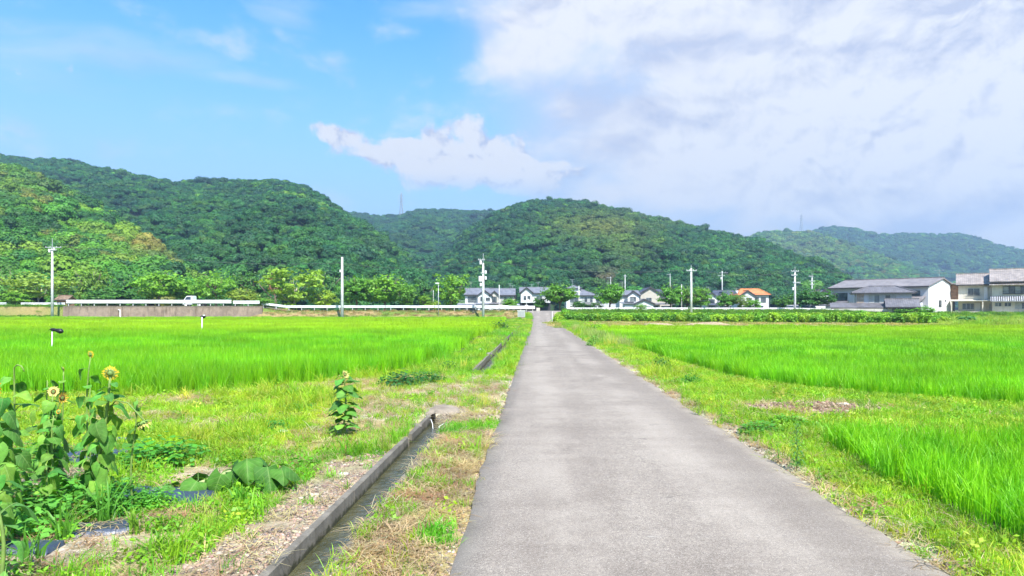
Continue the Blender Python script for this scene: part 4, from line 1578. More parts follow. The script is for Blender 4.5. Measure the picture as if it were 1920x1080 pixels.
    def antenna(self, x, y, z, h=2.0):
        mb = MB().tube([(x, y, z - .3), (x, y, z + h)], .035, 5)
        mb.tube([(x - .75, y, z + h - .15), (x + .75, y, z + h - .15)], .022, 4)
        for k in range(6):
            a = x - .7 + k * .28
            mb.tube([(a, y - .28, z + h - .15), (a, y + .28, z + h - .15)], .015, 4)
        mb.tube([(x - .35, y, z + h - .55), (x + .35, y, z + h - .55)], .02, 4)
        return self.part(mb, "antenna", M_STEEL)


def px_len(a, b, Y):
    return (b - a) / F * Y


def place(px, Y, z):
    return (wx(px, Y), Y, z)


GZ = .75
# --- village behind the road, from the left
Y = 205
h = House("village_house", "white two-storey house with grey gable roof and a first-floor balcony beside the pole carrying transformers", place(862, Y, GZ))
h.walls(1.6, 9.6, 0, 7, 0, 5.3, M_WHITE, "x", 6.8)
h.gable_roof(1.6, 9.6, 0, 7, 5.3, 7.0, R_GREY)
h.walls(5.4, 9.4, -1.4, -.003, 0, 4.9, M_WHITE, "y", 6.3, "front_wing")
h.gable_roof(5.4, 9.4, -1.4, 1.5, 4.9, 6.3, R_GREY, "y", .45, .14, "wing_roof")
h.window("f", -1.4, 6.2, 7.4, 3.3, 4.5, 2, M_TRIM); h.window("f", -1.4, 7.8, 9.0, 3.3, 4.3, 2)
h.window("f", 0, 2.4, 4.8, 2.9, 4.6, 2, M_TRIM); h.window("f", 0, 2.2, 4.6, .5, 1.9, 2, M_TRIM)
h.walls(-.4, 1.597, .3, 5, 0, 2.5, M_WHITE, name="side_wing"); h.balcony(-.4, 5.0, -1.35, -.02, 2.45, 1.0, M_WHITE, False)
h.window("f", -1.4, 6.0, 8.8, .7, 1.9, 3, M_TRIM); h.shed_roof(5.0, 9.7, -2.3, -1.41, 2.25, 2.65, R_GREY)
h.shed_roof(-.6, 5.0, -1.9, -1.36, 2.05, 2.4, R_GREY); h.window("f", .3, .2, 1.4, .5, 1.7, 2, M_TRIM); h.part(MB().box(1.5, 9.8, -.66, -.58, 4.9, 5.2), "eave_beam", M_TRIM)
h.antenna(3.1, 3.5, 7.2, 2.0); h.antenna(6.6, 3.5, 7.2, 1.3)

h = House("village_house", "pale house with brown gable front and dark roof edge, second house from the transformer pole", place(919, Y, GZ))
h.walls(0, 7.2, 0, 7, 0, 5.2, M_CREAM, "x", 6.7)
h.gable_roof(0, 7.2, 0, 7, 5.2, 6.9, R_GREY)
h.walls(.1, 2.5, -1.2, -.003, 0, 5.0, M_CREAM, "y", 6.1, "front_wing")
h.gable_roof(.1, 2.5, -1.2, 1.5, 5.0, 6.1, R_GREY, "y", .4, .14, "wing_roof")
h.window("f", -1.2, .6, 2.0, 3.0, 4.6, 2, M_TRIM); h.window("f", 0, 3.2, 6.6, 3.2, 4.6, 4, M_ALU, curtain=True)
h.shed_roof(-.2, 7.5, -2.4, -1.21, 2.3, 2.75, R_CHAR); h.window("f", -1.2, .5, 2.2, .5, 2.0, 2, M_TRIM); h.window("f", 0, 3.0, 6.5, .4, 2.0, 4, M_TRIM)
h.part(MB().box(-.1, 7.4, -.66, -.58, 4.8, 5.1), "eave_beam", M_TRIM)
h.walls(7.203, 7.9, .5, 6, 0, 5.0, M_DARKW, name="side_wing"); h.antenna(5.9, 3.5, 7.1, 1.6); h.antenna(6.6, 3.5, 7.1, 1.0)

Y = 200
h = House("village_house", "white gabled house with dark open carport below, next to the road junction", place(976, Y, GZ))
h.walls(0, 8.6, 0, 7, 2.75, 5.6, M_WHITE, "x", 7.0)
h.gable_roof(0, 8.6, 0, 7, 5.6, 7.1, R_GREY)
h.walls(.1, 3.3, -1.0, -.003, 2.75, 5.7, M_WHITE, "y", 7.0, "front_wing")
h.gable_roof(.1, 3.3, -1.0, 2, 5.7, 7.0, R_GREY, "y", .4, .14, "wing_roof")
h.window("f", -1.0, .9, 1.7, 3.6, 4.7, 2, M_TRIM); h.window("f", -1.0, 2.0, 2.8, 3.6, 4.7, 2, M_TRIM); h.window("f", 0, 4.6, 6.2, 3.6, 4.7, 2)
h.walls(0, 8.6, 2.4, 7, 0, 2.745, M_DARKW, name="carport_wall")
for a in (.1, 4.2, 8.4): h.part(MB().box(a, a + .2, -.9, -.7, 0, 2.74), "carport_post", M_TRIM)
h.shed_roof(-1.9, -.2, -1.5, 2.5, 2.0, 2.5, R_PALE); h.part(MB().box(-1.8, -1.7, -1.3, -1.2, 0, 2.0), "carport_post", M_ALU)
h.part(MB().box(4.6, 5.8, .5, .9, 0, 1.3), "storage_box", M_CREAM)
h.antenna(5.2, 3.5, 7.3, 1.6); h.antenna(3.3, 3.5, 7.3, 1.0)

h = House("village_house", "white house with stepped grey hip roof behind the broad tree right of the junction", place(1062, Y, GZ))
h.walls(0, 8.4, 0, 7.5, 0, 4.9, M_WHITE)
h.hip_roof(0, 8.4, 0, 7.5, 4.9, 6.6, R_GREY)
h.walls(.6, 4.2, 1.6, 5.4, 5.2, 7.0, M_WHITE, name="upper_wall"); h.hip_roof(.6, 4.2, 1.6, 5.4, 7.0, 7.7, R_GREY, .4, name="upper_roof")
h.window("f", 0, 4.4, 7.6, 2.9, 4.5, 4, M_ALU, curtain=True); h.window("f", 0, 1.0, 3.4, 2.9, 4.3, 2)
h.shed_roof(3.6, 8.9, -1.2, -.01, 2.1, 2.6, R_CHAR); h.window("f", 0, 5.0, 7.8, .4, 1.9, 2, M_TRIM)
h.antenna(2.0, 3.5, 7.7, 2.0)

h = House("village_house", "low house with long grey roof just left of the garage, half hidden by a tree", place(1112, 212, GZ))
h.walls(0, 9, 0, 7, 0, 4.5, M_GREYW); h.hip_roof(0, 9, 0, 7, 4.5, 6.0, R_GREY)
h.window("f", 0, 1, 3, 2.6, 4.0, 2); h.window("f", 0, 5.5, 7.8, 2.6, 4.0, 2); h.antenna(5.0, 3.5, 6.2, 3.2)

Y = 185
h = House("village_house", "white house with roof terrace rail above its small gabled garage", place(1164, Y, GZ))
h.walls(0, 5.3, 2, 9, 0, 4.7, M_WHITE, "x", 5.7); h.gable_roof(0, 5.3, 2, 9, 4.7, 5.8, R_GREY)
h.walls(2.0, 5.0, .8, 1.997, 0, 4.6, M_WHITE, "y", 5.6, "front_wing"); h.gable_roof(2.0, 5.0, .8, 3, 4.6, 5.6, R_GREY, "y", .4, .12, "wing_roof")
h.walls(.6, 8.1, -2.5, .797, 0, 2.3, M_WHITE, name="garage_wall"); h.shed_roof(-.2, 3.4, -3.1, .79, 2.35, 2.7, R_GREY)
h.walls(3.4, 8.1, -2.9, -2.503, 0, 2.2, M_WHITE, "y", 3.3, "garage_front"); h.gable_roof(3.4, 8.1, -2.9, .5, 2.3, 3.35, R_GREY, "y", .45, .14, "garage_roof")
h.part(MB().box(4.0, 7.4, -2.97, -2.903, .1, 1.8), "garage_door", M_PALE if "M_PALE" in globals() else M_ALU)
h.balcony(1.0, 3.3, -1.5, .78, 2.75, 1.0, M_TRIM, False); h.window("f", .8, 2.6, 4.2, 3.0, 4.2, 2)
h.antenna(1.2, 5, 5.9, 2.6)

Y = 200
h = House("village_house", "tall beige gable-ended house with dark bargeboards behind the garage", place(1201, Y, GZ))
h.walls(0, 5.6, 0, 9, 0, 5.4, M_BEIGE, "y", 7.1); h.gable_roof(0, 5.6, 0, 9, 5.4, 7.1, R_DARK, "y", .5, .2)
h.walls(5.603, 9.5, 2, 9, 0, 5.2, M_BEIGE, "x", 6.5, "side_wing"); h.gable_roof(5.95, 9.5, 2, 9, 5.2, 6.5, R_DARK, name="side_roof")
h.window("f", 0, 3.4, 5.0, .6, 1.8, 2, M_TRIM); h.window("f", 0, 1.6, 3.2, 3.0, 4.2, 2)
h.shed_roof(2.6, 9.6, -.9, -.02, 2.2, 2.6, R_CHAR); h.window("f", 2, 6.4, 9.0, .5, 1.9, 2, M_TRIM)

Y = 210
h = House("village_house", "white walled house with dark blue tiled gables, left of the orange roofed house", place(1324, Y, GZ))
h.walls(0, 3.4, 0, 7, 0, 4.4, M_WHITE, "y", 5.7); h.gable_roof(0, 3.4, 0, 7, 4.4, 5.7, R_DARK, "y", .5, .2)
h.walls(3.403, 9.6, 1.5, 8, 0, 4.6, M_WHITE, "x", 6.5, "main_wall"); h.gable_roof(3.8, 9.6, 1.5, 8, 4.6, 6.5, R_DARK, name="main_roof")
h.walls(3.9, 6.2, .4, 1.497, 2.6, 4.7, M_WHITE, "y", 5.9, "front_wing"); h.gable_roof(3.9, 6.2, .4, 3, 4.7, 5.9, R_DARK, "y", .4, .16, "wing_roof")
h.window("f", 0, .8, 2.6, 2.7, 3.9, 2, M_TRIM); h.window("f", 0, .7, 2.8, .4, 1.9, 3, M_ALU)
h.shed_roof(-.3, 4.0, -1.2, -.01, 2.1, 2.6, R_DARK); h.window("f", 1.5, 6.8, 9.0, 2.8, 4.2, 2); h.window("f", 1.5, 4.6, 8.6, .4, 2, 4)
h.antenna(1.6, 3, 5.8, 2.0)

Y = 195
h = House("village_house", "white two-storey house with bright orange tiled roof", place(1386, Y, GZ))
h.walls(0, 8.3, 0, 7, 0, 4.85, M_WHITE, "x", 6.2); h.hip_roof(.0, 8.3, 0, 7, 4.9, 6.55, R_ORANGE, .5, .16, 2.0)
h.walls(.2, 3.9, -.9, -.003, 0, 4.7, M_WHITE, "y", 5.9, "front_wing"); h.gable_roof(.2, 3.9, -.9, 2, 4.75, 5.95, R_ORANGE, "y", .4, .16, "wing_roof")
h.window("f", -.9, 1.8, 3.2, 3.1, 4.1, 2, M_TRIM); h.window("f", 0, 4.4, 5.5, 3.2, 4.2, 2, M_TRIM); h.window("f", 0, 6.1, 7.5, 2.8, 4.2, 2, M_TRIM)
h.window("f", 0, 4.6, 6.8, .3, 1.9, 2); h.window("f", -.9, .9, 3.0, .5, 1.9, 2)
h.walls(8.303, 9.3, 2, 6, 0, 4.0, M_CHAR if "M_CHAR" in globals() else M_DARKW, name="side_wing"); h.antenna(.2, 3, 5.6, 1.4)

Y = 150
h = House("village_house", "small white gabled house half behind the dark round tree, left of the long white house", place(1533, Y, GZ))
h.walls(0, 3.0, 0, 6, 0, 3.9, M_WHITE, "y", 5.0); h.gable_roof(0, 3.0, 0, 6, 3.9, 5.0, R_GREY, "y", .35, .14)
h.walls(-1.4, 3.6, -1.6, -.003, 0, 1.9, M_WHITE, name="front_wing"); h.shed_roof(-1.5, 3.7, -1.9, .0, 1.95, 2.3, R_CHAR)
h.window("f", 0, 1.0, 2.0, 2.6, 3.5, 2, M_TRIM); h.window("f", -1.6, 1.0, 3.1, .3, 1.7, 2, M_ALU)

# --- the large houses on the right
h = House("long_house", "long white house with brown-grey roof and tall blank gable end", (wx(1558, 127.5), 127.5, .55), math.radians(-50))
L, W = 16.2, 12.4
h.walls(0, L, 0, W, 0, 4.9, M_GREYW, "x", 6.3)  # greyed walls: the front's weaker sunlight is put into the colour
h.gable_roof(0, L, 0, W, 4.9, 6.3, R_GREYB, "x", .6, .18)
h.part(MB().prism([(.02, 0), (W - .02, 0), (W - .02, 4.88), (W / 2, 6.28), (.02, 4.88)], "x", L + .004, L + .06), "gable_wall", M_WHITE)  # whiter skin paints the stronger sun on the gable end
h.window("f", 0, 1.0, 3.0, 2.6, 4.0, 2, M_TRIM, shut=.7); h.window("f", 0, 13.2, 15.0, 3.4, 4.2, 2, M_TRIM)
h.window("r", L + .06, 4.6, 5.7, 1.5, 2.6, 2, M_TRIM); h.window("r", L + .06, 7.6, 7.9, 2.4, 2.7, 1, M_TRIM)
h.part(MB().box(L + .062, L + .5, 4.9, 6.2, .3, .55), "door_hood", M_ALU)
h.shed_roof(10.5, L - .3, -2.6, -.02, 2.2, 3.2, R_GREYB); h.walls(11.0, L - .8, -2.2, -.03, 0, 2.2, M_GREYW, name="lean_to")
h.antenna(L - .4, W / 2, 6.5, 1.4)
h.shed_roof(-1.6, 3.2, -2.4, -.02, 1.7, 2.5, R_CHAR)

h = House("hip_roof_house", "two-storey house with charcoal hip roof standing in front of the long white house", (wx(1590, 113), 113, .5), math.radians(-24))
h.walls(1.2, 9.0, 0, 6.4, 0, 3.75, M_GREYW)  # front painted greyer for the grazing sun it gets
h.hip_roof(1.2, 9.0, 0, 6.4, 3.75, 4.75, R_CHAR, .7, .14, 2.6)
h.part(MB().box(9.003, 9.05, .05, 6.35, 1.2, 3.73), "side_wall", M_WHITE)  # white skin holds the brighter sunlight of this side as colour
h.window("f", 0, 3.0, 6.9, 2.1, 3.45, 5, M_ALU, curtain=True); h.part(MB().box(1.25, 2.3, -.06, -.003, 1.9, 3.7), "boarded_panel", M_BROWNW if False else M_SHUT)
h.window("r", 9.05, 2.2, 3.6, 2.5, 3.4, 2, M_ALU)
h.walls(-2.0, 7.2, -3.2, -.01, 0, 1.25, M_CREAM, name="front_wing"); h.shed_roof(-2.7, 6.0, -4.0, -.02, 1.3, 2.05, R_CHAR)
h.part(MB().box(-2.2, 5.4, -4.25, -4.02, .75, 1.2), "awning", M_CREAM)
h.walls(5.4, 9.4, -4.4, -.012, 0, 1.6, M_BEIGE, "x", 2.5, "porch_wall"); h.gable_roof(5.4, 9.4, -4.4, -.05, 1.55, 2.55, R_CHAR, "x", .5, .14, "porch_roof")
h.window("f", -4.4, 6.0, 8.6, .2, 1.3, 3, M_TRIM); h.window("f", -3.2, -1.4, 3.8, .1, .7, 4, M_TRIM)

h = House("apartment_house", "cream apartment house with brown tiled roof and long shaded ground-floor balconies", (wx(1789, 121), 121, .95), math.radians(-33))
h.walls(.6, 8.2, 0, 8, 0, 5.0, M_CREAM, "x", 6.5)
h.gable_roof(.6, 8.4, 0, 8, 5.0, 6.7, R_BROWN, "x", .6, .18)
h.part(MB().box(-.55, .595, .4, 7, 2.3, 5.0), "side_wing", M_BROWNW)
h.shed_roof(-.9, .9, -.2, 7.5, 5.05, 5.35, R_BROWN, name="side_roof")
h.window("f", 0, 2.0, 3.7, 3.0, 4.3, 2, M_ALU, rail=True); h.window("f", 0, 6.0, 7.9, 3.0, 4.4, 2, M_ALU, rail=True, curtain=True)
h.part(MB().box(4.3, 4.8, -.30, -.003, 2.35, 4.5), "flue", M_WHITE)
h.shed_roof(-.5, 8.3, -2.0, -.01, 2.05, 2.25, M_CREAM, .1, "balcony_roof")
for a in (-.45, 4.0, 8.05): h.part(MB().box(a, a + .18, -1.95, -1.75, -.6, 2.04), "balcony_post", M_CREAM)
h.balcony(-.4, 8.1, -1.9, -.02, -.62, .9, M_CREAM)
h.window("f", 0, 1.2, 2.9, .6, 1.7, 3, M_ALU); h.door(3.0, 3.8, 0, -.4, 1.7, M_WHITE); h.window("f", 0, 5.0, 7.6, .6, 1.7, 4, M_ALU, curtain=True)

h = House("apartment_house", "nearer cream apartment house with striped awning over the ground floor beside the balconies", (wx(1856, 116.4), 116.4, 1.15), math.radians(-34))
h.walls(.3, 14, 0, 8.5, 0, 5.1, M_CREAM, "x", 7.0)
h.gable_roof(.3, 14, 0, 8.5, 5.2, 7.1, R_BROWN, "x", .7, .2)
h.shed_roof(-.1, 5.4, -.9, -.02, 4.45, 4.75, R_BROWN, name="eave_roof")
h.window("f", 0, 1.8, 5.0, 3.0, 4.3, 4, M_TRIM, rail=True, curtain=True); h.window("f", 0, 6.0, 8.6, 3.0, 4.3, 3, M_TRIM, rail=True)
aw = h.part(MB().prism([(-1.1, 1.75), (-1.1, 1.83), (-.02, 2.62), (-.02, 2.54)], "x", .1, 5.6), "awning", R_PALE)
for k in range(18):
    a = .2 + k * .3
    MB().prism([(-1.12, 1.84), (-1.12, 1.88), (-.03, 2.68), (-.03, 2.63)], "x", a, a + .13).build("stripe", M_TRIM, aw)
h.window("f", 0, .7, 1.6, .9, 1.6, 2, M_ALU); h.window("f", 0, 2.0, 2.9, .9, 1.6, 2, M_ALU); h.window("f", 0, 3.4, 5.2, .5, 1.6, 2, M_ALU, curtain=True)
h.walls(5.9, 14, -1.6, -.01, -.6, 2.2, M_WHITE, name="front_wing"); h.shed_roof(5.7, 14, -2.0, -.02, 2.25, 2.8, R_CHAR)
h.window("f", -1.6, 6.4, 8.4, .8, 1.6, 2, M_TRIM); h.part(MB().box(.4, 5.8, -1.0, -.02, -.65, -.2), "plinth", M_CREAM)

# wooden hut behind the guardrail on the left
h = House("wooden_hut", "small brown wooden hut with old pitched roof behind the guardrail near the left pole", place(106, 119.5, 1.9), 0, "hut")
h.walls(0, 1.7, 0, 2.2, 0, 1.35, M_BROWNW, "x", 1.8)
h.gable_roof(0, 1.7, 0, 2.2, 1.4, 1.95, simple_mat("old_roof", (.20, .14, .10), .8, .2, var=.3), "x", .35, .08)


# ---------------------------------------------------------------- poles
def utility_pole(px, Y, py_top, zb, label, arms=(), transformers=(), r=.15, steps=True, group="concrete utility poles", mast=0.0, insul=True, lean=0.0):
    t = empty("utility_pole", label, "utility pole", (wx(px, Y), Y, zb), 0, group)
    H = wz(py_top, Y) - zb
    MB().tube([(0, 0, -.6), (0, 0, H * .5), (lean, 0, H - mast)], [r * 1.15, r, r * .72], 10).build("pole", M_POLE, t, smooth=True)
    if mast:
        MB().tube([(lean, 0, H - mast - .5), (lean, 0, H)], .045, 6).build("top_mast", M_STEEL, t)
    for (z, w, dx) in arms:
        MB().box(-w / 2 + dx, w / 2 + dx, -.20, -.10, H + z - .05, H + z + .05).build("crossarm", M_STEEL, t)
        if insul:
            for s in (-.46, -.2, .2, .46):
                MB().lathe([(.02, 0), (.05, .03), (.03, .06), (.045, .09), (.02, .13)], 6, (s * w + dx, -.15, H + z + .052)).build("insulator", M_STEELW, t)
    for (z, side, s) in transformers:
        tr = MB().lathe([(.10 * s, 0), (.27 * s, .05 * s), (.27 * s, .75 * s), (.22 * s, .84 * s), (.08 * s, .86 * s)], 10, (side * (.25 + .2 * s), -.1, H + z)).build("transformer", M_STEELW, t)
        MB().box(min(0, side * .4), max(0, side * .4), -.14, -.06, H + z + .2, H + z + .27).build("bracket", M_STEEL, tr)
    if steps:
        st = MB()
        z, k = 2.2, 0
        while z < H - mast - 1:
            a = .25 if k % 2 else -.25
            st.tube([(a * .4, -.05, z), (a, -.05, z)], .014, 4)
            z += .45
            k += 1
        st.build("step_bolts", M_STEEL, t)
    return t, H


POLES = {}
POLES[0] = utility_pole(98, 103.5, 447, -.1, "tall concrete pole with crossarm and transformer standing in front of the concrete retaining wall", [(-1.35, 2.4, .25), (-1.75, 1.2, .1)], [(-2.1, -1, .55), (-1.75, 1, .45)], .17, mast=1.5)
POLES[1] = utility_pole(641.5, 104.6, 482, -.1, "plain bare concrete pole without crossarms in front of the dry bank", [], [], .21, False)
MB().box(-.32, -.10, -.3, -.05, 7.3, 7.65).build("junction_box", M_STEELW, POLES[1][0])
POLES[2] = utility_pole(906, 104.8, 475, -.1, "tall concrete pole loaded with several transformers and brackets at the field edge", [(-1.0, 1.0, -.25), (-3.0, .9, .1)], [(-1.7, -1, .7), (-4.3, -1, 1.0), (-4.0, 1, .6), (-3.1, 1, .6), (-5.0, -1, .6)], .18, mast=1.5)
POLES[3] = utility_pole(1296, 103.5, 497, .9, "concrete pole with one wide crossarm rising from the crop field before the village", [(-.85, 1.5, 0)], [], .17, mast=.5)
POLES[4] = utility_pole(1490.5, 112, 500, .8, "grey concrete pole with three stacked crossarms beside the dark round tree", [(-.75, 1.2, -.05), (-1.4, .9, -.15), (-2.6, 1.2, .2)], [(-3.8, -1, .55)], .16, mast=.7)
POLES[5] = utility_pole(1522.5, 160, 511, GZ, "distant pole with small lamp and crossarms left of the long white house", [(-.9, 1.0, -.3), (-2.0, 1.2, 0), (-2.8, .9, 0)], [], .15, False, mast=.8)
POLES[6] = utility_pole(1354, 222, 504, GZ, "distant pole with two wide crossarms behind the dark blue roofs", [(-1.3, 2.6, .4), (-2.2, 2.2, -.3)], [(-3.4, -1, .8)], .17, False, mast=.8)
POLES[7] = utility_pole(1172, 225, 515, GZ, "distant thin pole behind the broad tree in the village centre", [(-.5, 1.0, 0)], [], .14, False)
POLES[8] = utility_pole(1145, 215, 519, GZ, "distant lamp pole with short arm above the tree right of the junction", [(-.3, 1.6, -.6)], [], .09, False, insul=False)
POLES[9] = utility_pole(1256.5, 215, 513, GZ, "distant lamp pole above the dense bright tree behind the garage", [(-.3, 1.2, -.5)], [], .09, False, insul=False)
POLES[10] = utility_pole(1278, 117, 533, 1.2, "thin rusty brown post between the two trees beside the wide crossarm pole", [], [], .07, False)


def thin_post(px, Y, py_top, zb, label, r=.06, name="post", cat="post", mat=None):
    t = empty(name, label, cat, (wx(px, Y), Y, zb))
    H = wz(py_top, Y) - zb
    MB().tube([(0, 0, -.3), (0, 0, H)], [r, r * .8], 8).build("shaft", mat or M_POLE, t, smooth=True)
    MB().box(-r * 1.6, r * 1.6, -r * 1.6, r * 1.6, -.1, .08).build("base", M_STEEL, t)
    return t, H


t, H = thin_post(822, 107, 532, .2, "slim street lamp with small white head on the dry bank, left of the vase-shaped tree", .055, "street_lamp", "street lamp", M_STEEL)
MB().box(-.45, .12, -.12, .12, H, H + .16).build("lamp_head", M_STEELW, t)
thin_post(812.5, 122, 542, 1.0, "thin grey post beside the slim street lamp", .05)
thin_post(936, 112, 534, 1.2, "thin pale post behind the guardrail, first right of the transformer pole", .06)
thin_post(1085.5, 118, 536, 1.1, "thick pale post in front of the stepped hip roof", .09)
t, H = thin_post(987, 101, 548, .55, "slim white sign post with a round disc and a square board beside the junction", .045, "sign_post", "sign post", M_STEELW)
MB().lathe([(.26, 0), (.26, .03)], 20, (.25, -.10, H - 1.25), "y").build("round_sign", M_STEELW, t)
MB().box(-.22, .24, -.09, -.06, H - 2.35, H - 1.85).build("square_sign", M_STEELW, t)
t, H = thin_post(1035.5, 80, 584, 0, "short white marker stake at the right edge of the rising road", .035, "marker_stake", "stake", M_STEELW)

# cabinet by the road
t = empty("control_cabinet", "grey-white control cabinet on a concrete foot at the end of the ditch", "cabinet", (wx(977.5, 92), 92, .05), 0)
MB().box(-.48, .48, -.25, .25, .55, 1.30).build("body", M_STEELW, t)
MB().box(-.44, -.01, -.272, -.253, .60, 1.25).build("door", M_ALU, t)
MB().box(.01, .44, -.272, -.253, .60, 1.25).build("door", M_ALU, t)
MB().prism([(-.31, 1.302), (.31, 1.302), (.31, 1.36), (-.31, 1.40)], "x", -.54, .54).build("lid", M_STEELW, t)
MB().box(-.05, .52, -.3, .3, -.1, .548).build("foot", M_OLD, t)


# ---------------------------------------------------------------- guardrails
def guardrail(x0, x1, Y, label, zoff=0.0, h=(.38, .86), post=2.0, zfun=bank_top, two=True):
    t = empty("guardrail", label, "guardrail", (0, Y, 0), 0, "white guardrails along the road across the fields")
    n = max(1, round((x1 - x0) / 4.0))
    for i in range(n):
        a, b = x0 + (x1 - x0) * i / n + .012, x0 + (x1 - x0) * (i + 1) / n - .012
        za, zb = float(zfun(a)) + zoff, float(zfun(b)) + zoff
        mb = MB()
        hm = (h[0] + h[1]) / 2
        prof = [(0, h[0]), (-.06, h[0] + .09), (-.06, hm - .10), (-.01, hm - .02), (-.01, hm + .02), (-.06, hm + .10), (-.06, h[1] - .09), (0, h[1])]
        k = len(prof)
        vs_ = [(a, y, za + z) for y, z in prof] + [(b, y, zb + z) for y, z in prof]
        vs_ += [(x, y + .02, z) for x, y, z in vs_]
        fs = [(j, j + k, j + k + 1, j + 1) for j in range(k - 1)] + [(2 * k + j, 2 * k + j + 1, 3 * k + j + 1, 3 * k + j) for j in range(k - 1)]
        fs += [(0, 2 * k, 3 * k, k), (k - 1, 2 * k - 1, 4 * k - 1, 3 * k - 1)]
        mb.add(vs_, fs)
        mb.build("beam", M_STEELW, t)
    x = x0 + .3
    while x < x1:
        z = float(zfun(x)) + zoff
        MB().lathe([(.07, -.3), (.07, h[1] - .03), (.04, h[1])], 8, (x, .10, z)).build("post", M_STEELW, t, smooth=True)
        x += post
    return t


guardrail(wx(124, 107.3), wx(434, 107.3), 107.3, "tall white guardrail on top of the concrete wall in front of the small truck", .10, (.38, .95))
guardrail(wx(437, 107.3), wx(487, 107.3), 107.3, "short white guardrail length at the right end of the concrete wall", .08, (.38, .90), zfun=lambda x: 1.95)
guardrail(wx(-160, 109), wx(12, 109), 109.0, "white guardrail at the far left edge before the first gap in the trees", .05, (.25, .62))
guardrail(wx(39, 109), wx(122, 109), 109.0, "low white guardrail behind the left concrete pole", .05, (.22, .60))
guardrail(wx(490, 108.9), wx(955, 108.9), 108.9, "long low white guardrail on the dry bank left of the junction", .02, (.46, .86))
guardrail(wx(905, 115), wx(1003, 115), 115, "white guardrail across the junction end of the farm road", .0, (.30, .85))
guardrail(wx(1062, 115), wx(1290, 115), 115, "white guardrail right of the junction in front of the garage", .0, (.05, .55))
guardrail(wx(1293, 115), wx(1585, 115), 115, "grey-white guardrail below the orange roofed house, beyond the crop field", .05, (.0, .48))


# ---------------------------------------------------------------- vehicles
M_PAINT = simple_mat("white_paint", (.78, .79, .80), .25, .5, var=.03)
M_TEAL = simple_mat("pale_green_paint", (.26, .55, .42), .4, .5, var=.08)
M_RUBBER = simple_mat("rubber", (.02, .02, .02), .9, .2)
M_DARKG = simple_mat("car_glass", (.03, .045, .07), .06, .8, var=.3)
M_LAMP = simple_mat("lamp_lens", (.75, .74, .70), .1, .7)


def wheel(par, x, y, r=.27, w=.17):
    tq = MB().lathe([(r * .75, -w / 2), (r, -w / 2 + .03), (r, w / 2 - .03), (r * .75, w / 2)], 16, (x, y, r), "y").build("wheel", M_RUBBER, par, smooth=False)
    MB().lathe([(r * .62, -w / 2 - .012), (r * .62, w / 2 + .012)], 12, (x, y, r), "y").build("rim", M_STEELW, tq)


def kei_truck(loc, rz):
    t = empty("small_truck", "small white pickup truck with pale green cargo bed driving behind the guardrail", "truck", loc, rz)
    body = [(-1.66, .38), (-1.70, .78), (-1.58, .98), (-1.10, 1.62), (-1.0, 1.70), (-.28, 1.72), (-.20, 1.66), (-.18, .38)]
    MB().prism(body, "y", -.70, .70).build("cab", M_PAINT, t)
    MB().add([(-1.575, -.60, 1.03), (-1.575, .60, 1.03), (-1.135, .56, 1.615), (-1.135, -.56, 1.615)], [(0, 1, 2, 3)]).add([(-1.60, -.60, 1.02), (-1.60, .60, 1.02), (-1.16, .56, 1.61), (-1.16, -.56, 1.61)], [(3, 2, 1, 0)]).build("windscreen", M_DARKG, t)
    for s in (-1, 1):
        y0, y1 = (s * .703, s * .715) if s > 0 else (s * .715, s * .703)
        MB().prism([(-1.40, 1.03), (-1.05, 1.56), (-.38, 1.58), (-.36, 1.03)], "y", y0, y1).build("side_window", M_DARKG, t)
        d = MB().prism([(-1.36, .50), (-1.36, .98), (-.32, .98), (-.32, .50)], "y", y0, y1).build("door", M_PAINT, t)
        MB().box(-.52, -.40, min(s * .716, s * .735), max(s * .716, s * .735), .86, .90).build("handle", M_TRIM, d)
        MB().box(-1.72, -1.66, s * .52 - .13, s * .52 + .13, .68, .82).build("headlight", M_LAMP, t)
        MB().box(-1.50, -1.42, min(s * .72, s * .86), max(s * .72, s * .86), 1.08, 1.28).build("mirror", M_TRIM, t)
    MB().box(-1.74, -1.60, -.68, .68, .30, .46).build("bumper", M_TRIM, t)
    bed = MB().box(-.14, 1.68, -.70, .70, .60, .68)
    bed.box(-.14, 1.68, -.70, -.66, .682, 1.0).box(-.14, 1.68, .66, .70, .682, 1.0).box(1.64, 1.68, -.658, .658, .682, 1.0)
    bed.build("cargo_bed", M_TEAL, t)
    MB().box(-.15, -.10, -.66, .66, .69, 1.66).build("guard_frame", M_PAINT, t)
    MB().box(-.14, 1.66, -.40, .40, .36, .598).build("chassis", M_TRIM, t)
    for x in (-1.15, 1.0):
        for y in (-.60, .60):
            wheel(t, x, y)


kei_truck((wx(366, 110.6), 110.6, float(bank_top(wx(366, 110.6))) + .02), 0)


def parked_car(loc, rz, paint, label):
    t = empty("parked_car", label, "car", loc, rz, "cars parked by the dark round tree")
    low = [(-1.75, .28), (-1.80, .62), (-1.62, .88), (-.95, .96), (1.55, .98), (1.78, .85), (1.80, .45), (1.74, .28)]
    MB().prism(low, "y", -.78, .78).build("body", paint, t)
    MB().prism([(-.95, .962), (-.38, 1.48), (1.05, 1.50), (1.52, .982)], "y", -.68, .68).build("cabin", M_DARKG, t)
    MB().prism([(-.42, 1.482), (-.36, 1.54), (1.02, 1.555), (1.10, 1.502)], "y", -.66, .66).build("roof", paint, t)
    for s in (-1, 1):
        MB().box(-1.80, -1.70, s * .58 - .14, s * .58 + .14, .62, .76).build("headlight", M_LAMP, t)
        MB().box(.28, .36, min(s * .66, s * .70), max(s * .66, s * .70), .97, 1.50).build("door_pillar", paint, t)
    for x in (-1.12, 1.12):
        for y in (-.68, .68):
            wheel(t, x, y, .29)


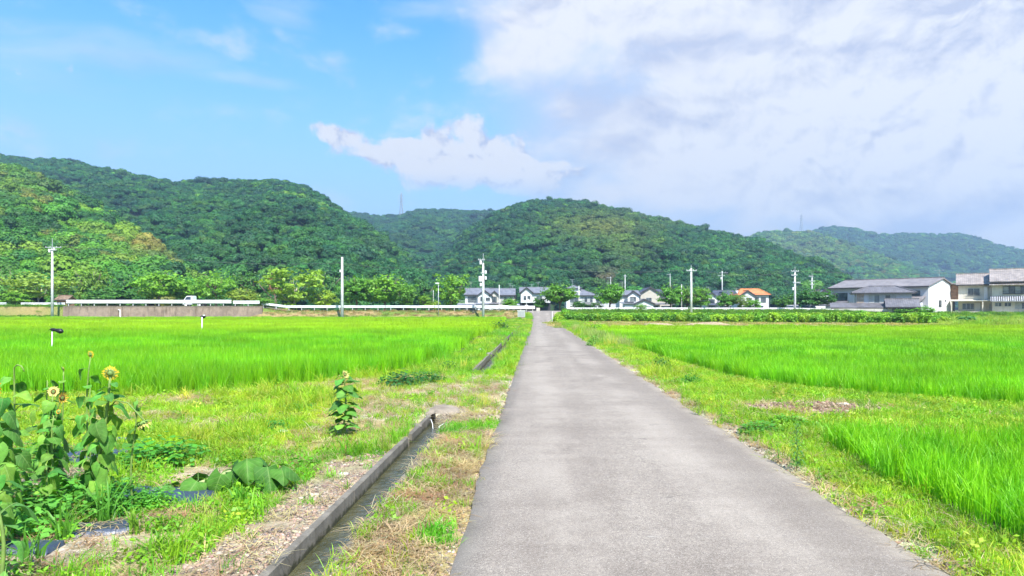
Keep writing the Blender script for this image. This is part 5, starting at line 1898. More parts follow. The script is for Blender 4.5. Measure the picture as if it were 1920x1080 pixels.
parked_car((wx(1482, 118), 118, .78), 0, M_PAINT, "white car parked under the dark round tree, half hidden by the crop bushes")
parked_car((wx(1512, 119.5), 119.5, .78), 0, simple_mat("silver_paint", (.42, .43, .44), .3, .5, .5, var=.04), "silver car parked right of the white car under the dark round tree")


# ---------------------------------------------------------------- pylons on the ridges
def pylon(px, Y, py_top, py_base, label):
    zb, zt = wz(py_base, Y) - 9, wz(py_top, Y)
    H = zt - zb
    t = empty("power_pylon", label, "pylon", (wx(px, Y), Y, zb), .4, "lattice pylons on the ridges")
    w0, w1 = H * .085, H * .018
    r = H * .0065
    for sx in (-1, 1):
        for sy in (-1, 1):
            MB().tube([(sx * w0, sy * w0, -4), (sx * w1 * 1.4, sy * w1 * 1.4, H * .66), (sx * w1, sy * w1, H * .95), (0, 0, H)], r, 4).build("leg", M_STEEL, t)
    br = MB()
    n = 9
    for k in range(n):
        za, zb2 = H * .93 * k / n, H * .93 * (k + 1) / n
        def wd(z):
            q = min(z / (H * .66), 1)
            return w0 + (w1 * 1.4 - w0) * q
        a, b = wd(za), wd(zb2)
        for s in (-1, 1):
            br.tube([(-a, s * a, za), (b, s * b, zb2)], r * .6, 3).tube([(a, s * a, za), (-b, s * b, zb2)], r * .6, 3)
            br.tube([(s * a, -a, za), (s * b, b, zb2)], r * .6, 3).tube([(s * a, a, za), (s * b, -b, zb2)], r * .6, 3)
    br.build("bracing", M_STEEL, t)
    for z in (.68, .78, .88):
        MB().tube([(-H * .10, 0, H * z), (0, 0, H * (z + .02)), (H * .10, 0, H * z)], r * .9, 4).build("crossarm", M_STEEL, t)
        for s in (-1, 1):
            MB().tube([(s * H * .098, 0, H * z), (s * H * .098, 0, H * (z - .045))], r * .8, 4).build("insulator", M_STEEL, t)


pylon(752.5, 1168, 361, 404, "steel lattice pylon on the ridge above the gap between the hills")
pylon(1502.5, 1500, 400, 433, "steel lattice pylon on the distant hill at the right")


# ---------------------------------------------------------------- wires
M_WIRE = simple_mat("wire", (.10, .10, .10), .6, .3)


def wire(p, q, sag, label, r=.018):
    n = 14
    pts = [np.array(p) * (1 - t) + np.array(q) * t - np.array((0, 0, sag * 4 * t * (1 - t))) for t in np.linspace(0, 1, n)]
    o = MB().tube(pts, r, 4).build("power_line", M_WIRE)
    tag(o, label, "power line", "power lines between the poles")


def ptop(i, dz, dx=0):
    t, H = POLES[i]
    return (t.location.x + dx, t.location.y - .15, t.location.z + H + dz)


wire(ptop(0, -.7, .7), ptop(1, -.9), 1.2, "long power line sagging from the crossarm pole at the left to the bare pole")
wire(ptop(0, -.7, -.7), (wx(-260, 103), 103, 10.2), 1.0, "power line leaving the left crossarm pole out of the picture")
wire(ptop(1, -.9), ptop(2, -1.0, -.5), 1.0, "long power line sagging between the bare pole and the transformer pole")
wire(ptop(2, -3.3, .1), (wx(1003, 200), 200, 6.3), 1.2, "service wire dropping from the transformer pole to the carport house")
wire(ptop(3, -.7, .6), ptop(4, -.7, -.5), .8, "power line from the wide crossarm pole to the three-arm pole")
wire(ptop(3, -.7, -.6), ptop(2, -1.0, .3), 1.0, "power line from the transformer pole across the junction to the wide crossarm pole")
wire(ptop(4, -.7, .5), (wx(2050, 115), 115, 9.0), .9, "power line running from the three-arm pole over the large houses")


# ---------------------------------------------------------------- bird scarers in the rice
M_BLACK = simple_mat("black_plastic", (.012, .012, .013), .45, .4)


def bird_scarer(px, py_top, Y, label, face_on):
    x = wx(px, Y)
    zt = wz(py_top, Y)
    zb = float(ground_z(x, Y))
    t = empty("bird_scarer", label, "bird scarer", (x, Y, zb), 0, "black bird decoys on white canes in the left rice field")
    h_ = zt - zb
    s = Y / 22.8
    MB().tube([(-.02, 0, 0), (0, 0, h_)], [.022 * s, .018 * s], 8).build("cane", M_STEELW, t, smooth=True)
    rings = [(-.07, .012), (-.04, .035), (.0, .05), (.05, .055), (.12, .05), (.20, .075), (.27, .085), (.33, .06), (.37, .01)]
    if face_on:
        b = MB().tube([(.03, k * .5, h_ + .02 - k * .02) for k, r in rings], [r * 1.5 for k, r in rings], 10)
        b.build("decoy_bird", M_BLACK, t, smooth=True)
        MB().prism([(-.16, h_ - .02), (-.05, h_ + .09), (-.03, h_ - .03)], "y", .02, .05).build("wing", M_BLACK, t)
        MB().prism([(.09, h_ - .03), (.12, h_ + .12), (.24, h_ + .0)], "y", .02, .05).build("wing", M_BLACK, t)
        MB().box(.07, .20, -.06, -.04, h_ + .06, h_ + .13).build("patch", M_STEELW, t)
    else:
        MB().tube([(k, 0, h_ + .02 - max(k, 0) ** 1.3 * .30) for k, r in rings], [r for k, r in rings], 10).build("decoy_bird", M_BLACK, t, smooth=True)
        MB().prism([(-.07, h_ + .02), (-.12, h_ - .02), (-.07, h_ + .04)], "y", -.012, .012).build("beak", M_BLACK, t)
        MB().tube([(-.05, 0, h_ + .05), (-.08, 0, h_ + .13)], .005, 4).tube([(-.02, 0, h_ + .05), (0, 0, h_ + .15)], .005, 4).build("feather", M_BLACK, t)


bird_scarer(98, 619, 22.8, "black bird decoy seen side-on atop a white cane in the left rice field", False)
bird_scarer(379, 594, 43, "black bird decoy seen end-on with a white patch, farther out in the left rice field", True)
# ================================================================ TREES AND BUSHES
def trunk_mesh(seed, H, r0, limbs=6, spread=.55, fork=.25, mat=None):
    r = random.Random(seed)
    mb = MB()
    top = (r.uniform(-.1, .1) * H, r.uniform(-.1, .1) * H, H * .62)
    base = [(0, 0, -.4), (r.uniform(-.03, .03) * H, 0, H * fork), top]
    mb.tube(base, [r0 * 1.25, r0, r0 * .5], 8)
    for k in range(limbs):
        a = 6.283 * k / limbs + r.uniform(-.4, .4)
        z0 = H * (fork + r.uniform(-.06, .25))
        L = H * spread * r.uniform(.6, 1.0)
        b = (0, 0, z0)
        e = (math.cos(a) * L, math.sin(a) * L, z0 + H * r.uniform(.28, .5))
        m = (math.cos(a) * L * .45, math.sin(a) * L * .45, z0 + H * r.uniform(.10, .2))
        mb.tube([b, m, e], [r0 * .55, r0 * .36, r0 * .12], 6)
        for j in range(2):
            a2 = a + r.uniform(-.8, .8)
            e2 = (m[0] + math.cos(a2) * L * .5, m[1] + math.sin(a2) * L * .5, m[2] + H * r.uniform(.18, .34))
            mb.tube([m, e2], [r0 * .28, r0 * .08], 5)
    return mb.mesh("trunk", mat or M_BARK, True)


def tree_crown(seed, kind):
    """leaf clumps spread through the crown; unit radius, unit half height, centre at 0"""
    r = np.random.default_rng(seed)
    if kind == "vase":
        n_cl, per, size = 46, 52, .085
    elif kind == "dense":
        n_cl, per, size = 64, 60, .082
    elif kind == "loose":
        n_cl, per, size = 40, 44, .080
    else:
        n_cl, per, size = 52, 56, .085
    P, Nn = [], []
    for k in range(n_cl):
        d = r.normal(0, 1, 3)
        d /= np.linalg.norm(d)
        rad = r.uniform(.35, .92) if kind != "loose" else r.uniform(.45, 1.0)
        c = d * rad
        if kind == "vase":
            c[2] = r.uniform(-.85, .85)
            w = .35 + .60 * sstep(c[2], -.9, .35)
            a = r.uniform(0, 6.28)
            c[:2] = np.array((math.cos(a), math.sin(a))) * w * math.sqrt(r.uniform(.1, 1))
            c[2] += .18 * r.normal()
        else:
            c[2] = c[2] * .92 - .02
            if c[2] < -.55: c[2] *= .7
        s = r.uniform(.15, .30)
        q = r.normal(0, 1, (per, 3))
        q /= np.linalg.norm(q, axis=1)[:, None]
        q *= r.uniform(.35, 1.05, (per, 1)) * s * np.array((1.15, 1.15, .62))
        P.append(c + q)
        o = c / (np.linalg.norm(c) + .3)
        Nn.append(q / s * .5 + o * .5 + np.array((0, 0, .55)))
    P = np.concatenate(P)
    # sprays that break the outline
    m = 160
    d = r.normal(0, 1, (m, 3))
    d /= np.linalg.norm(d, axis=1)[:, None]
    d[:, 2] = np.abs(d[:, 2]) * .95
    P = np.concatenate([P, d * r.uniform(.92, 1.14, (m, 1))])
    Nn = np.concatenate(Nn + [d])
    V, Q = leaf_cloud(P, Nn, size, r, 1.8, .55, .3)
    return np_mesh("crown", V, Q, None, L_TREE)


CROWN_MESH = {(k, i): tree_crown(700 + 10 * j + i, k) for j, k in enumerate(("round", "vase", "dense", "loose")) for i in range(3)}
TRUNK_MESH = [trunk_mesh(800 + i, 1.0, .030, 6, .45, .22 + .04 * i) for i in range(3)]
TRUNK_PALE = trunk_mesh(811, 1.0, .022, 7, .45, .16, M_BARK_PALE)
N_TREE = 0


def tree(px, py_top, py_base, w_px, Y, kind, col, label, cat="tree", name="roadside_tree", group="trees beside the road", trunk=None, low=.18, zb=None):
    """px: middle of the crown; w_px: its width; trees rest on the ground at their distance"""
    global N_TREE
    N_TREE += 1
    x = wx(px, Y)
    zb = float(ground_z(x, Y)) if zb is None else zb
    zt = wz(py_top, Y)
    H = max(zt - zb, .5)
    R = w_px / 2 / F * Y
    t = empty(name, label, cat, (x, Y, zb), RNG.uniform(0, 6.28), group)
    tm = trunk or TRUNK_MESH[N_TREE % 3]
    tr = link("trunk", tm, t)
    tr.scale = (H * .95, H * .95, H * .95)
    cm = CROWN_MESH[(kind, N_TREE % 3)]
    c = link("crown", cm, t)
    hz = H * (1 - low) / 2
    c.location = (0, 0, H - hz)
    c.scale = (R * .95, R * .95, hz * 1.0)
    c.color = c4([min(.6, v * 1.5) for v in col])
    return t


GB, GM, GD, GY = (.125, .265, .022), (.085, .20, .020), (.040, .115, .022), (.185, .285, .026)
tree(72, 510, 577, 128, 121, "loose", (.17, .255, .035), "spreading yellow-green tree behind the crossarm pole at the left", trunk=TRUNK_PALE)
tree(28, 543, 577, 66, 117, "dense", GB, "low bright bush-like tree at the far left behind the guardrail", low=.05)
tree(128, 548, 575, 34, 123, "round", GM, "small green tree behind the roof of the wooden hut", low=.05)
tree(215, 535, 575, 120, 128, "dense", (.055, .15, .022), "dark green clump of tree between the hut and the bright trees", low=.03)
tree(298, 507, 575, 112, 119, "round", GB, "wide bright green tree above the guardrail left of the small truck", low=.10)
tree(352, 520, 575, 84, 122, "round", (.10, .23, .02), "rounded green tree right behind the small truck", low=.08)
tree(405, 506, 575, 80, 120, "loose", (.12, .26, .024), "bright tree with feathery top just right of the small truck", low=.08)
tree(455, 540, 576, 62, 120, "round", (.17, .24, .03), "yellowish low tree near the right end of the concrete wall", low=.04)
tree(497, 558, 577, 44, 110, "dense", GM, "small round bush covering the end of the guardrail", low=.0, name="bush", cat="bush")
tree(551, 504, 577, 118, 118, "vase", (.175, .285, .028), "yellow-green tree with pale forked trunk left of the bare pole", trunk=TRUNK_PALE, low=.12)
tree(516, 508, 540, 26, 126, "loose", (.24, .12, .06), "small reddish-brown withered tree behind the yellow-green forked tree", low=.3)
tree(604, 543, 577, 62, 121, "loose", GY, "low yellowish tree just left of the bare pole", low=.04)
tree(668, 515, 577, 78, 119, "dense", (.075, .19, .02), "tall bright tree immediately right of the bare pole", low=.08)
tree(722, 514, 577, 100, 121, "round", GB, "broad bright green tree right of the bare pole, middle of three", low=.08)
tree(762, 535, 578, 52, 118, "vase", GM, "narrower green tree on the right end of the three by the bare pole", low=.1)
tree(798, 552, 578, 30, 120, "round", (.12, .24, .02), "small bright tree left of the slim street lamp", low=.1)
tree(815, 563, 582, 24, 111, "loose", GY, "small yellow-green bush growing round the slim street lamp", low=.0, name="bush", cat="bush")
tree(846, 516, 579, 72, 117, "vase", (.11, .235, .022), "vase-shaped bright green tree left of the white two-storey house", low=.16)
tree(956, 558, 579, 33, 118, "dense", (.095, .225, .02), "small rounded tree in front of the brown gabled house", low=.1)
tree(1013, 555, 580, 30, 119, "dense", (.05, .14, .02), "small dark tree right of the junction beside the carport house", low=.05)
tree(1049, 531, 580, 76, 118, "round", (.085, .20, .02), "broad green tree right of the junction in front of the hip roof", low=.16)
tree(1086, 563, 580, 34, 117, "dense", GD, "low dark bush under the stepped hip roof house", low=.0, name="bush", cat="bush")
tree(1118, 566, 580, 26, 121, "loose", GM, "tiny tree between the broad tree and the rounded tree", low=.05)
tree(1143, 530, 580, 58, 118, "dense", (.085, .215, .02), "upright rounded green tree left of the garage", low=.1)
tree(1201, 569, 583, 26, 113, "loose", (.11, .25, .02), "slender young tree in front of the garage door", low=.0)
tree(1258, 530, 583, 54, 117, "dense", (.075, .20, .018), "dense bright round tree right of the beige gabled house", low=.08)
tree(1288, 536, 583, 44, 120, "round", (.10, .20, .03), "lighter tree between the brown post and the wide crossarm pole", low=.14)
tree(1314, 537, 583, 42, 116, "round", GM, "green tree just right of the wide crossarm pole", low=.05)
tree(1363, 545, 583, 40, 118, "dense", (.065, .175, .02), "dense tree in front of the dark blue tiled house", low=.06)
tree(1391, 554, 583, 34, 117, "vase", (.13, .20, .04), "pale tree with thin trunk in front of the orange roofed house", low=.2, trunk=TRUNK_PALE)
tree(1412, 561, 583, 36, 119, "round", (.09, .225, .02), "low bright tree at the right foot of the orange roofed house", low=.05)
tree(1523, 537, 585, 84, 121, "dense", (.040, .125, .022), "large dark round tree beside the three-arm pole", low=.08)
tree(1474, 552, 585, 52, 122, "round", (.055, .145, .022), "lower dark tree left of the three-arm pole", low=.05)
tree(1690, 577, 592, 60, 107, "dense", (.09, .23, .02), "bushy green shrub in front of the blank white gable", low=.0, name="bush", cat="bush")
tree(1725, 573, 594, 56, 106, "round", (.10, .25, .02), "taller bushy shrub below the hip roofed house", low=.0, name="bush", cat="bush")
tree(1612, 581, 594, 32, 104, "dense", (.10, .26, .02), "round shrub under the porch of the hip roofed house", low=.0, name="bush", cat="bush")

# woods at the foot of the hills, nearest rank
for k, (px, py, wpx, Y_, col, lab) in enumerate([
        (20, 500, 84, 134, (.06, .16, .02), "forest tree at the foot of the near spur, at the far left"),
        (178, 500, 70, 133, (.10, .18, .02), "yellowish forest tree at the foot of the near spur right of the crossarm pole"),
        (240, 505, 80, 135, (.05, .145, .03), "blue-green forest tree at the foot of the near spur"),
        (470, 505, 80, 150, (.05, .13, .02), "dark forest tree behind the gap left of the forked tree"),
        (610, 505, 72, 160, (.045, .13, .022), "dark forest tree behind the bare pole"),
        (790, 520, 60, 178, (.04, .12, .022), "dark forest tree behind the slim street lamp")]):
    tree(px, py, 575, wpx, Y_, ("round", "dense")[k % 2], col, lab, name="forest_tree", group="forest trees at the foot of the hills", low=.02)

# ---- crop bushes on the right
L_CROP = leaf_mat("crop_leaf", "object", .34, .5, var=.3, scale=1.6)


def bush_mesh(seed, n=900, size=.13, mat=None):
    r = np.random.default_rng(seed)
    P, Nn = [], []
    for k in range(22):
        a = r.uniform(0, 6.28)
        c = np.array((math.cos(a) * r.uniform(0, .62), math.sin(a) * r.uniform(0, .62), r.uniform(.18, .78)))
        d = r.normal(0, 1, (n // 22, 3))
        d /= np.linalg.norm(d, axis=1)[:, None]
        P.append(c + d * r.uniform(.5, 1.05, (n // 22, 1)) * r.uniform(.20, .36) * np.array((1, 1, .75)))
        Nn.append(d + np.array((0, 0, .5)))
    V, Q = leaf_cloud(np.concatenate(P), np.concatenate(Nn), size, r, 1.5, .5)
    V[:, 2] = np.maximum(V[:, 2], .0)
    return np_mesh("foliage", V, Q, None, mat)


BUSH = [bush_mesh(850 + i, mat=L_CROP) for i in range(4)]
STEM = MB().tube([(0, 0, -.1), (.02, 0, .5)], [.05, .02], 5).mesh("stem", M_BARK)
BUSH_LIB = library("crop_bush", [bush_mesh(860 + i, 700, .15, leaf_mat("crop_leaf_far", "tint", .34, .5, var=.3, scale=1.2)) for i in range(3)])
CROPC = [(.19, .40, .020), (.14, .33, .020), (.25, .43, .022), (.11, .28, .020)]


def build_crop():
    xs = np.arange(5.4, 41.8, 1.32)
    for i, x in enumerate(xs):
        y = 82.0 - (x - 5.3) * .38 + .4 * math.sin(i * 1.7)
        px = 960 + F * x / y
        t = empty("crop_bush", "green crop bush in the front row of the crop field beyond the right rice", "bush", (x + RNG.uniform(-.15, .15), y, float(ground_z(x, y))), RNG.uniform(0, 6.28), "bushes in the front row of the crop field")
        f = link("foliage", BUSH[i % 4], t)
        s = .92 * RNG.uniform(.85, 1.15)
        hh = (1.00 if px < 1380 else 1.10) * RNG.uniform(.82, 1.12)
        f.scale = (s, s, hh)
        f.color = c4(np.array(CROPC[RNG.integers(0, 4)]) * RNG.uniform(.85, 1.15))
        link("stem", STEM, t)
    x, y = jgrid(3.6, 60, 68.2, 101, 1.25, .35)
    u, v = xy2uv(x, y)
    px = 960 + F * x / y
    ok = (u > 4.3) & (px < 1772) & (y > 83.4 - (x - 5.3) * .38) & ~((y > 88) & (px > 1280) & (px < 1400))
    x, y = x[ok], y[ok]
    n = len(x)
    s = RNG.uniform(.75, 1.05, n)
    c = tints(n, CROPC, None, .15)
    scatter("crop_rows", BUSH_LIB, on_ground(x, y, -.03), rand_rot(n, .06), np.stack([s, s, s * RNG.uniform(.9, 1.15, n)], 1), c, "rows of green crop bushes filling the field before the village", "crop", 3)
    # rank grass and creepers at the right end, below the apartment houses
    x, y = jgrid(38, 100, 62, 108, 1.0, .5)
    px = 960 + F * x / y
    ok = px > 1770
    x, y = x[ok], y[ok]
    n = len(x)
    scatter("rank_grass", G_FAR, on_ground(x, y, -.02), rand_rot(n, .08), np.stack([np.ones(n) * 1.3, np.ones(n) * 1.3, RNG.uniform(.9, 2.4, n)], 1), tints(n, [(.26, .42, .03), (.34, .43, .07), (.17, .36, .02)], None, .2), "tall rank grass below the apartment houses", "grass", 3)
    # overgrowth in front of the bank at the far left
    x, y = jgrid(-92, -69.8, 103.2, 107, .8, .4)
    n = len(x)
    s = RNG.uniform(.5, .85, n)
    scatter("bank_creepers", BUSH_LIB, on_ground(x, y, -.05), rand_rot(n, .1), np.stack([s, s, s * 1.1], 1), tints(n, [(.14, .29, .02), (.10, .24, .02), (.19, .30, .02)], None, .2), "green creepers covering the bank at the far left", "creeper", 3)


build_crop()

# ================================================================ FOREGROUND PLANTS AND THINGS
def sun_leaf_mat():
    m, N = mat_base("sunflower_leaf")
    lat = N.n("ShaderNodeAttribute", attribute_type="GEOMETRY", attribute_name="lat").outputs["Fac"]
    lon = N.n("ShaderNodeAttribute", attribute_type="GEOMETRY", attribute_name="lon").outputs["Fac"]
    al = N.m("ABSOLUTE", lat)
    c0 = N.n("ShaderNodeObjectInfo").outputs["Color"]
    n = N.noise(objco(N), 14.0, 5.0, .65)
    k = N.ss(n, .3, .7, .78, 1.22)
    c = N.mix(1.0, c0, N.xyz(k, k, k), "MULTIPLY")
    mid = N.ss(al, .02, .07, 1.0, 0.0)
    sv = N.m("FRACT", N.m("SUBTRACT", N.m("MULTIPLY", lon, 5.5), N.m("MULTIPLY", al, 1.7)))
    side = N.m("MULTIPLY", N.ss(N.m("ABSOLUTE", N.m("SUBTRACT", sv, .5)), .03, .10, .55, 0.0), N.ss(al, .85, 1.0, 1.0, 0.0))
    vein = N.m("MAXIMUM", mid, side)
    c = N.mix(N.m("MULTIPLY", vein, .40), c, (.24, .36, .11, 1))
    h = N.m("ADD", N.m("MULTIPLY", n, .4), N.m("MULTIPLY", vein, -.6))
    nrm = bump(N, h, .5, .006)
    b = principled(N, c, .60, .20, normal=nrm)
    tr = N.n("ShaderNodeBsdfTranslucent")
    N.put(tr.inputs[0], N.mix(1.0, c, (1.15, 1.3, .45, 1), "MULTIPLY"))
    mx = N.n("ShaderNodeMixShader")
    mx.inputs[0].default_value = .28
    N.t.links.new(b, mx.inputs[1])
    N.t.links.new(tr.outputs[0], mx.inputs[2])
    finish(N, mx.outputs[0])
    return m


M_SFLEAF = sun_leaf_mat()
M_STEM = leaf_mat("plant_stem", "plain", .1, .6, (.16, .25, .055), .25, 9.0)
M_STEMDRY = leaf_mat("dry_stem", "plain", .05, .8, (.30, .22, .11), .3, 9.0)
M_PETAL = leaf_mat("petal", "object", .35, .5, var=.2, scale=30, thr_tint=(1.2, 1.05, .6))
M_DISC = simple_mat("flower_disc", (.13, .075, .022), .9, .2, var=.4, scale=60, bmp=.6)
M_SEPAL = leaf_mat("sepal", "plain", .15, .6, (.16, .26, .06), .25, 20.0)


def sf_leaf_mesh(seed, L, W, lp, pet, p0, p1, fold, twist=0.0):
    r = np.random.default_rng(seed)
    V, Q, lat, lon = [], [], [], []
    # stalk
    n = 6
    p = np.array((0.0, 0, 0))
    path = [p.copy()]
    for i in range(n):
        a = pet + (p0 - pet) * (i / n) ** 2 * .8
        p = p + np.array((math.cos(a), 0, math.sin(a))) * lp / n
        path.append(p.copy())
    mb = MB().tube(path, [.0052 - .0022 * i / n for i in range(n + 1)], 5)
    V += [np.array(v) for v in mb.v]
    fs = [f for f in mb.f]
    lat += [0.0] * len(V)
    lon += [0.0] * len(V)
    m, ts = 11, (-1, -.62, -.28, 0, .28, .62, 1)
    c = p.copy()
    b0 = len(V)
    ph = r.uniform(0, 6.28, 3)
    for i in range(m):
        s = i / (m - 1)
        a = p0 + (p1 - p0) * s ** .85
        T = np.array((math.cos(a), 0, math.sin(a)))
        Nn = np.array((-math.sin(a), 0, math.cos(a)))
        if i: c = c + T * L / (m - 1)
        sh = (math.sin(math.pi * min(1, (s * .94 + .06)) ** .52)) ** .75 if s < 1 else 0.0
        w = W / 2 * max(sh, .0)
        tw = twist * s
        for t in ts:
            back = -.16 * L * abs(t) ** 1.5 * (1 - s) ** 4
            f = fold * (abs(t) ** 1.2) * w
            wave = .085 * L * math.sin(6.5 * s + ph[0] + (1.7 if t > 0 else 0)) * abs(t) ** 2 * sh
            B = np.array((0, math.cos(tw), math.sin(tw)))
            jag = 1 + .07 * math.sin(s * 55 + t * 3 + ph[1]) * (abs(t) > .9)
            V.append(c + B * t * w * jag + T * back - Nn * f + Nn * wave)
            lat.append(float(t))
            lon.append(s)
    k = len(ts)
    for i in range(m - 1):
        for j in range(k - 1):
            a = b0 + i * k + j
            fs.append((a, a + 1, a + k + 1, a + k))
    me = bpy.data.meshes.new("leaf")
    me.from_pydata([tuple(v) for v in V], [], fs)
    me.polygons.foreach_set("use_smooth", [True] * len(me.polygons))
    for nm, arr in (("lat", lat), ("lon", lon)):
        at_ = me.attributes.new(nm, "FLOAT", "POINT")
        at_.data.foreach_set("value", arr)
    me.materials.append(M_SFLEAF)
    return me


R4 = random.Random(91)
LEAF_DROOP = [sf_leaf_mesh(10 + i, .20, .165, .11 + .012 * i, .55, -.55 - .12 * i, -1.65, .30, R4.uniform(-.4, .4)) for i in range(5)]
LEAF_HANG = [sf_leaf_mesh(30 + i, .23, .17, .10, .35, -1.1, -1.75, .55, R4.uniform(-.5, .5)) for i in range(4)]
LEAF_LIMP = [sf_leaf_mesh(70 + i, .20, .17, .12, .9, -.75, -1.5, .75, R4.uniform(-.6, .6)) for i in range(5)]
LEAF_FLAT = [sf_leaf_mesh(50 + i, .17, .145, .08, .7, .15 - .12 * i, -.75, .16, R4.uniform(-.4, .4)) for i in range(4)]


def head_on(par, loc, yaw, pitch, r, col=(.78, .56, .04), kind="open", seed=0, disc_col=None):
    """flower whose face looks along +x before turning by yaw and pitch"""
    q = np.random.default_rng(seed)
    d = MB().lathe([(r * .10, -r * .42), (r * .30, -r * .30), (r * .42, -r * .10), (r * .44, .0), (r * .2, r * .10)], 14, (0, 0, 0), "x").mesh("flower_head", M_SEPAL if kind != "dry" else M_STEMDRY, True)
    hd = link("flower_head", d, par, loc, (0, -pitch, yaw))
    if kind in ("open", "wilt"):
        MB().lathe([(r * .45, -.002), (r * .42, r * .10), (r * .25, r * .05), (.002, r * .02)], 16, (r * .02, 0, 0), "x").build("disc", M_DISC, hd, smooth=True)
    V, F_ = [], []
    n = 26 if kind == "open" else 14
    for k in range(n):
        a = 6.2832 * k / n + q.uniform(-.08, .08)
        L = r * q.uniform(.50, .74) * (1.0 if kind != "bud" else .4)
        w = r * .115
        o = np.array((0, math.cos(a), math.sin(a)))
        s = np.array((0, -math.sin(a), math.cos(a)))
        bend = q.uniform(-.12, .25) if kind == "open" else q.uniform(.3, 1.1)
        x0 = np.array((-r * .02 - (k % 2) * r * .03, 0, 0))
        p0, p1, p2 = x0 + o * r * .36, x0 + o * (r * .42 + L * .55) + np.array((bend * L * .3, 0, 0)), x0 + o * (r * .42 + L * (1 - .3 * abs(bend))) + np.array((bend * L, 0, 0))
        b = len(V)
        V += [p0 - s * w * .5, p0 + s * w * .5, p1 + s * w, p1 - s * w, p2]
        F_ += [(b, b + 1, b + 2, b + 3), (b + 3, b + 2, b + 4)]
    o = MB().add(V, F_).build("petals", M_PETAL, hd)
    o.color = c4(col)
    V, F_ = [], []
    for k in range(12):
        a = 6.2832 * k / 12 + .2
        o_ = np.array((0, math.cos(a), math.sin(a)))
        s = np.array((0, -math.sin(a), math.cos(a)))
        p0, p1 = np.array((-r * .36, 0, 0)) + o_ * r * .45, np.array((-r * .16, 0, 0)) + o_ * r * q.uniform(.75, .95)
        b = len(V)
        V += [p0 - s * r * .14, p0 + s * r * .14, p1]
        F_ += [(b, b + 1, b + 2)]
    MB().add(V, F_).build("sepals", M_SEPAL, hd)
    return hd


SFC = [(.105, .285, .038), (.080, .240, .034), (.145, .330, .040), (.062, .200, .034)]


def sunflower(label, x, y, H, lean=(0, 0), nleaf=14, size=1.0, leaves=None, heads=(), seed=0, r=.013, z0=.12, z1=.93, stem=None, group="sunflowers in the garden plot", cols=None, name="sunflower", bend_top=0.0):
    q = random.Random(seed)
    zb = float(ground_z(x, y))
    t = empty(name, label, "sunflower", (x, y, zb), 0, group)
    pts = []
    for i in range(9):
        s = i / 8
        pts.append(np.array((lean[0] * s ** 1.6 + .012 * math.sin(s * 7 + seed), lean[1] * s ** 1.6, H * s)))
    if bend_top:
        e = pts[-1]
        pts += [e + (bend_top * .35, -.01, .025), e + (bend_top * .75, -.02, .015), e + (bend_top, -.02, -.03)]
    MB().tube([(0, 0, -.08)] + pts[1:], [r * 1.15] + [r * (1 - .5 * i / len(pts)) for i in range(1, len(pts))], 8).build("stem", stem or M_STEM, t, smooth=True)
    a = q.uniform(0, 6.28)
    for k in range(nleaf):
        s = z0 + (z1 - z0) * (k + .5) / nleaf
        a += 2.4 + q.uniform(-.4, .4)
        i = min(int(s * 8), 7)
        f = s * 8 - i
        p = pts[i] * (1 - f) + pts[i + 1] * f
        lib = leaves or (LEAF_HANG if s < .45 else (LEAF_DROOP if s < .78 else LEAF_FLAT))
        lf = link("leaf", q.choice(lib), t, tuple(p), (q.uniform(-.45, .45), q.uniform(-.3, .3), a))
        sc = size * .86 * q.uniform(.7, 1.15) * (1.0 if s < .7 else 1.0 - .9 * (s - .7))
        lf.scale = (sc, sc, sc)
        lf.color = c4(np.array(q.choice(cols or SFC)) * q.uniform(.7, 1.3) * np.array((q.uniform(.8, 1.35), 1, 1)))
    for hsp in heads:
        loc = hsp.get("at")
        if loc is None: loc = tuple(pts[-1] + np.array((0, 0, .01)))
        head_on(t, loc, hsp["yaw"], hsp["pitch"], hsp["r"], hsp.get("col", (.80, .60, .05)), hsp.get("kind", "open"), seed + 5)
        if "branch" in hsp:
            MB().tube(hsp["branch"], .006, 6).build("stalk", M_STEM, t, smooth=True)
    return t


AWAY = math.pi / 2            # face turned away from the viewer
t = sunflower("tallest sunflower with many drooping leaves and a yellow flower seen from behind", -3.24, 5.40, 1.10, (.12, .0), 36, .88, None,
              [dict(yaw=AWAY + .25, pitch=.12, r=.060),
               dict(at=(.40, -.05, .72), yaw=.4, pitch=-1.15, r=.070, col=(.62, .55, .16), kind="wilt",
                    branch=[(.07, 0, .78), (.16, -.01, .90), (.26, -.02, .88), (.34, -.03, .80), (.39, -.04, .75)])], 3, .017)
sunflower("slender sunflower with small yellow head seen from behind, highest one behind the drooping one", -3.88, 6.30, 1.18, (.05, 0), 11, .80, LEAF_FLAT + LEAF_DROOP,
          [dict(yaw=AWAY - .2, pitch=.2, r=.036)], 12, .009)
sunflower("slender sunflower with a closed brownish bud between the pale flower and the highest head", -4.02, 6.15, 1.06, (.05, 0), 10, .72, LEAF_FLAT + LEAF_DROOP,
          [dict(yaw=AWAY - .9, pitch=.4, r=.036, kind="bud", col=(.55, .32, .06))], 22, .009)
sunflower("sunflower with pale yellow open flower facing the viewer above an orange wilting one", -3.86, 5.80, .90, (.02, 0), 20, .75, LEAF_DROOP,
          [dict(yaw=-AWAY + .25, pitch=.1, r=.047, col=(.82, .66, .22)),
           dict(at=(.11, -.02, .86), yaw=-.3, pitch=.0, r=.052, col=(.62, .36, .05), kind="wilt", branch=[(.01, 0, .66), (.07, -.01, .78), (.10, -.02, .85)]),
           dict(at=(.10, -.05, .75), yaw=-AWAY, pitch=.3, r=.032, col=(.80, .42, .03), kind="bud", branch=[(.01, 0, .58), (.07, -.03, .70), (.10, -.04, .745)])], 31, .011)
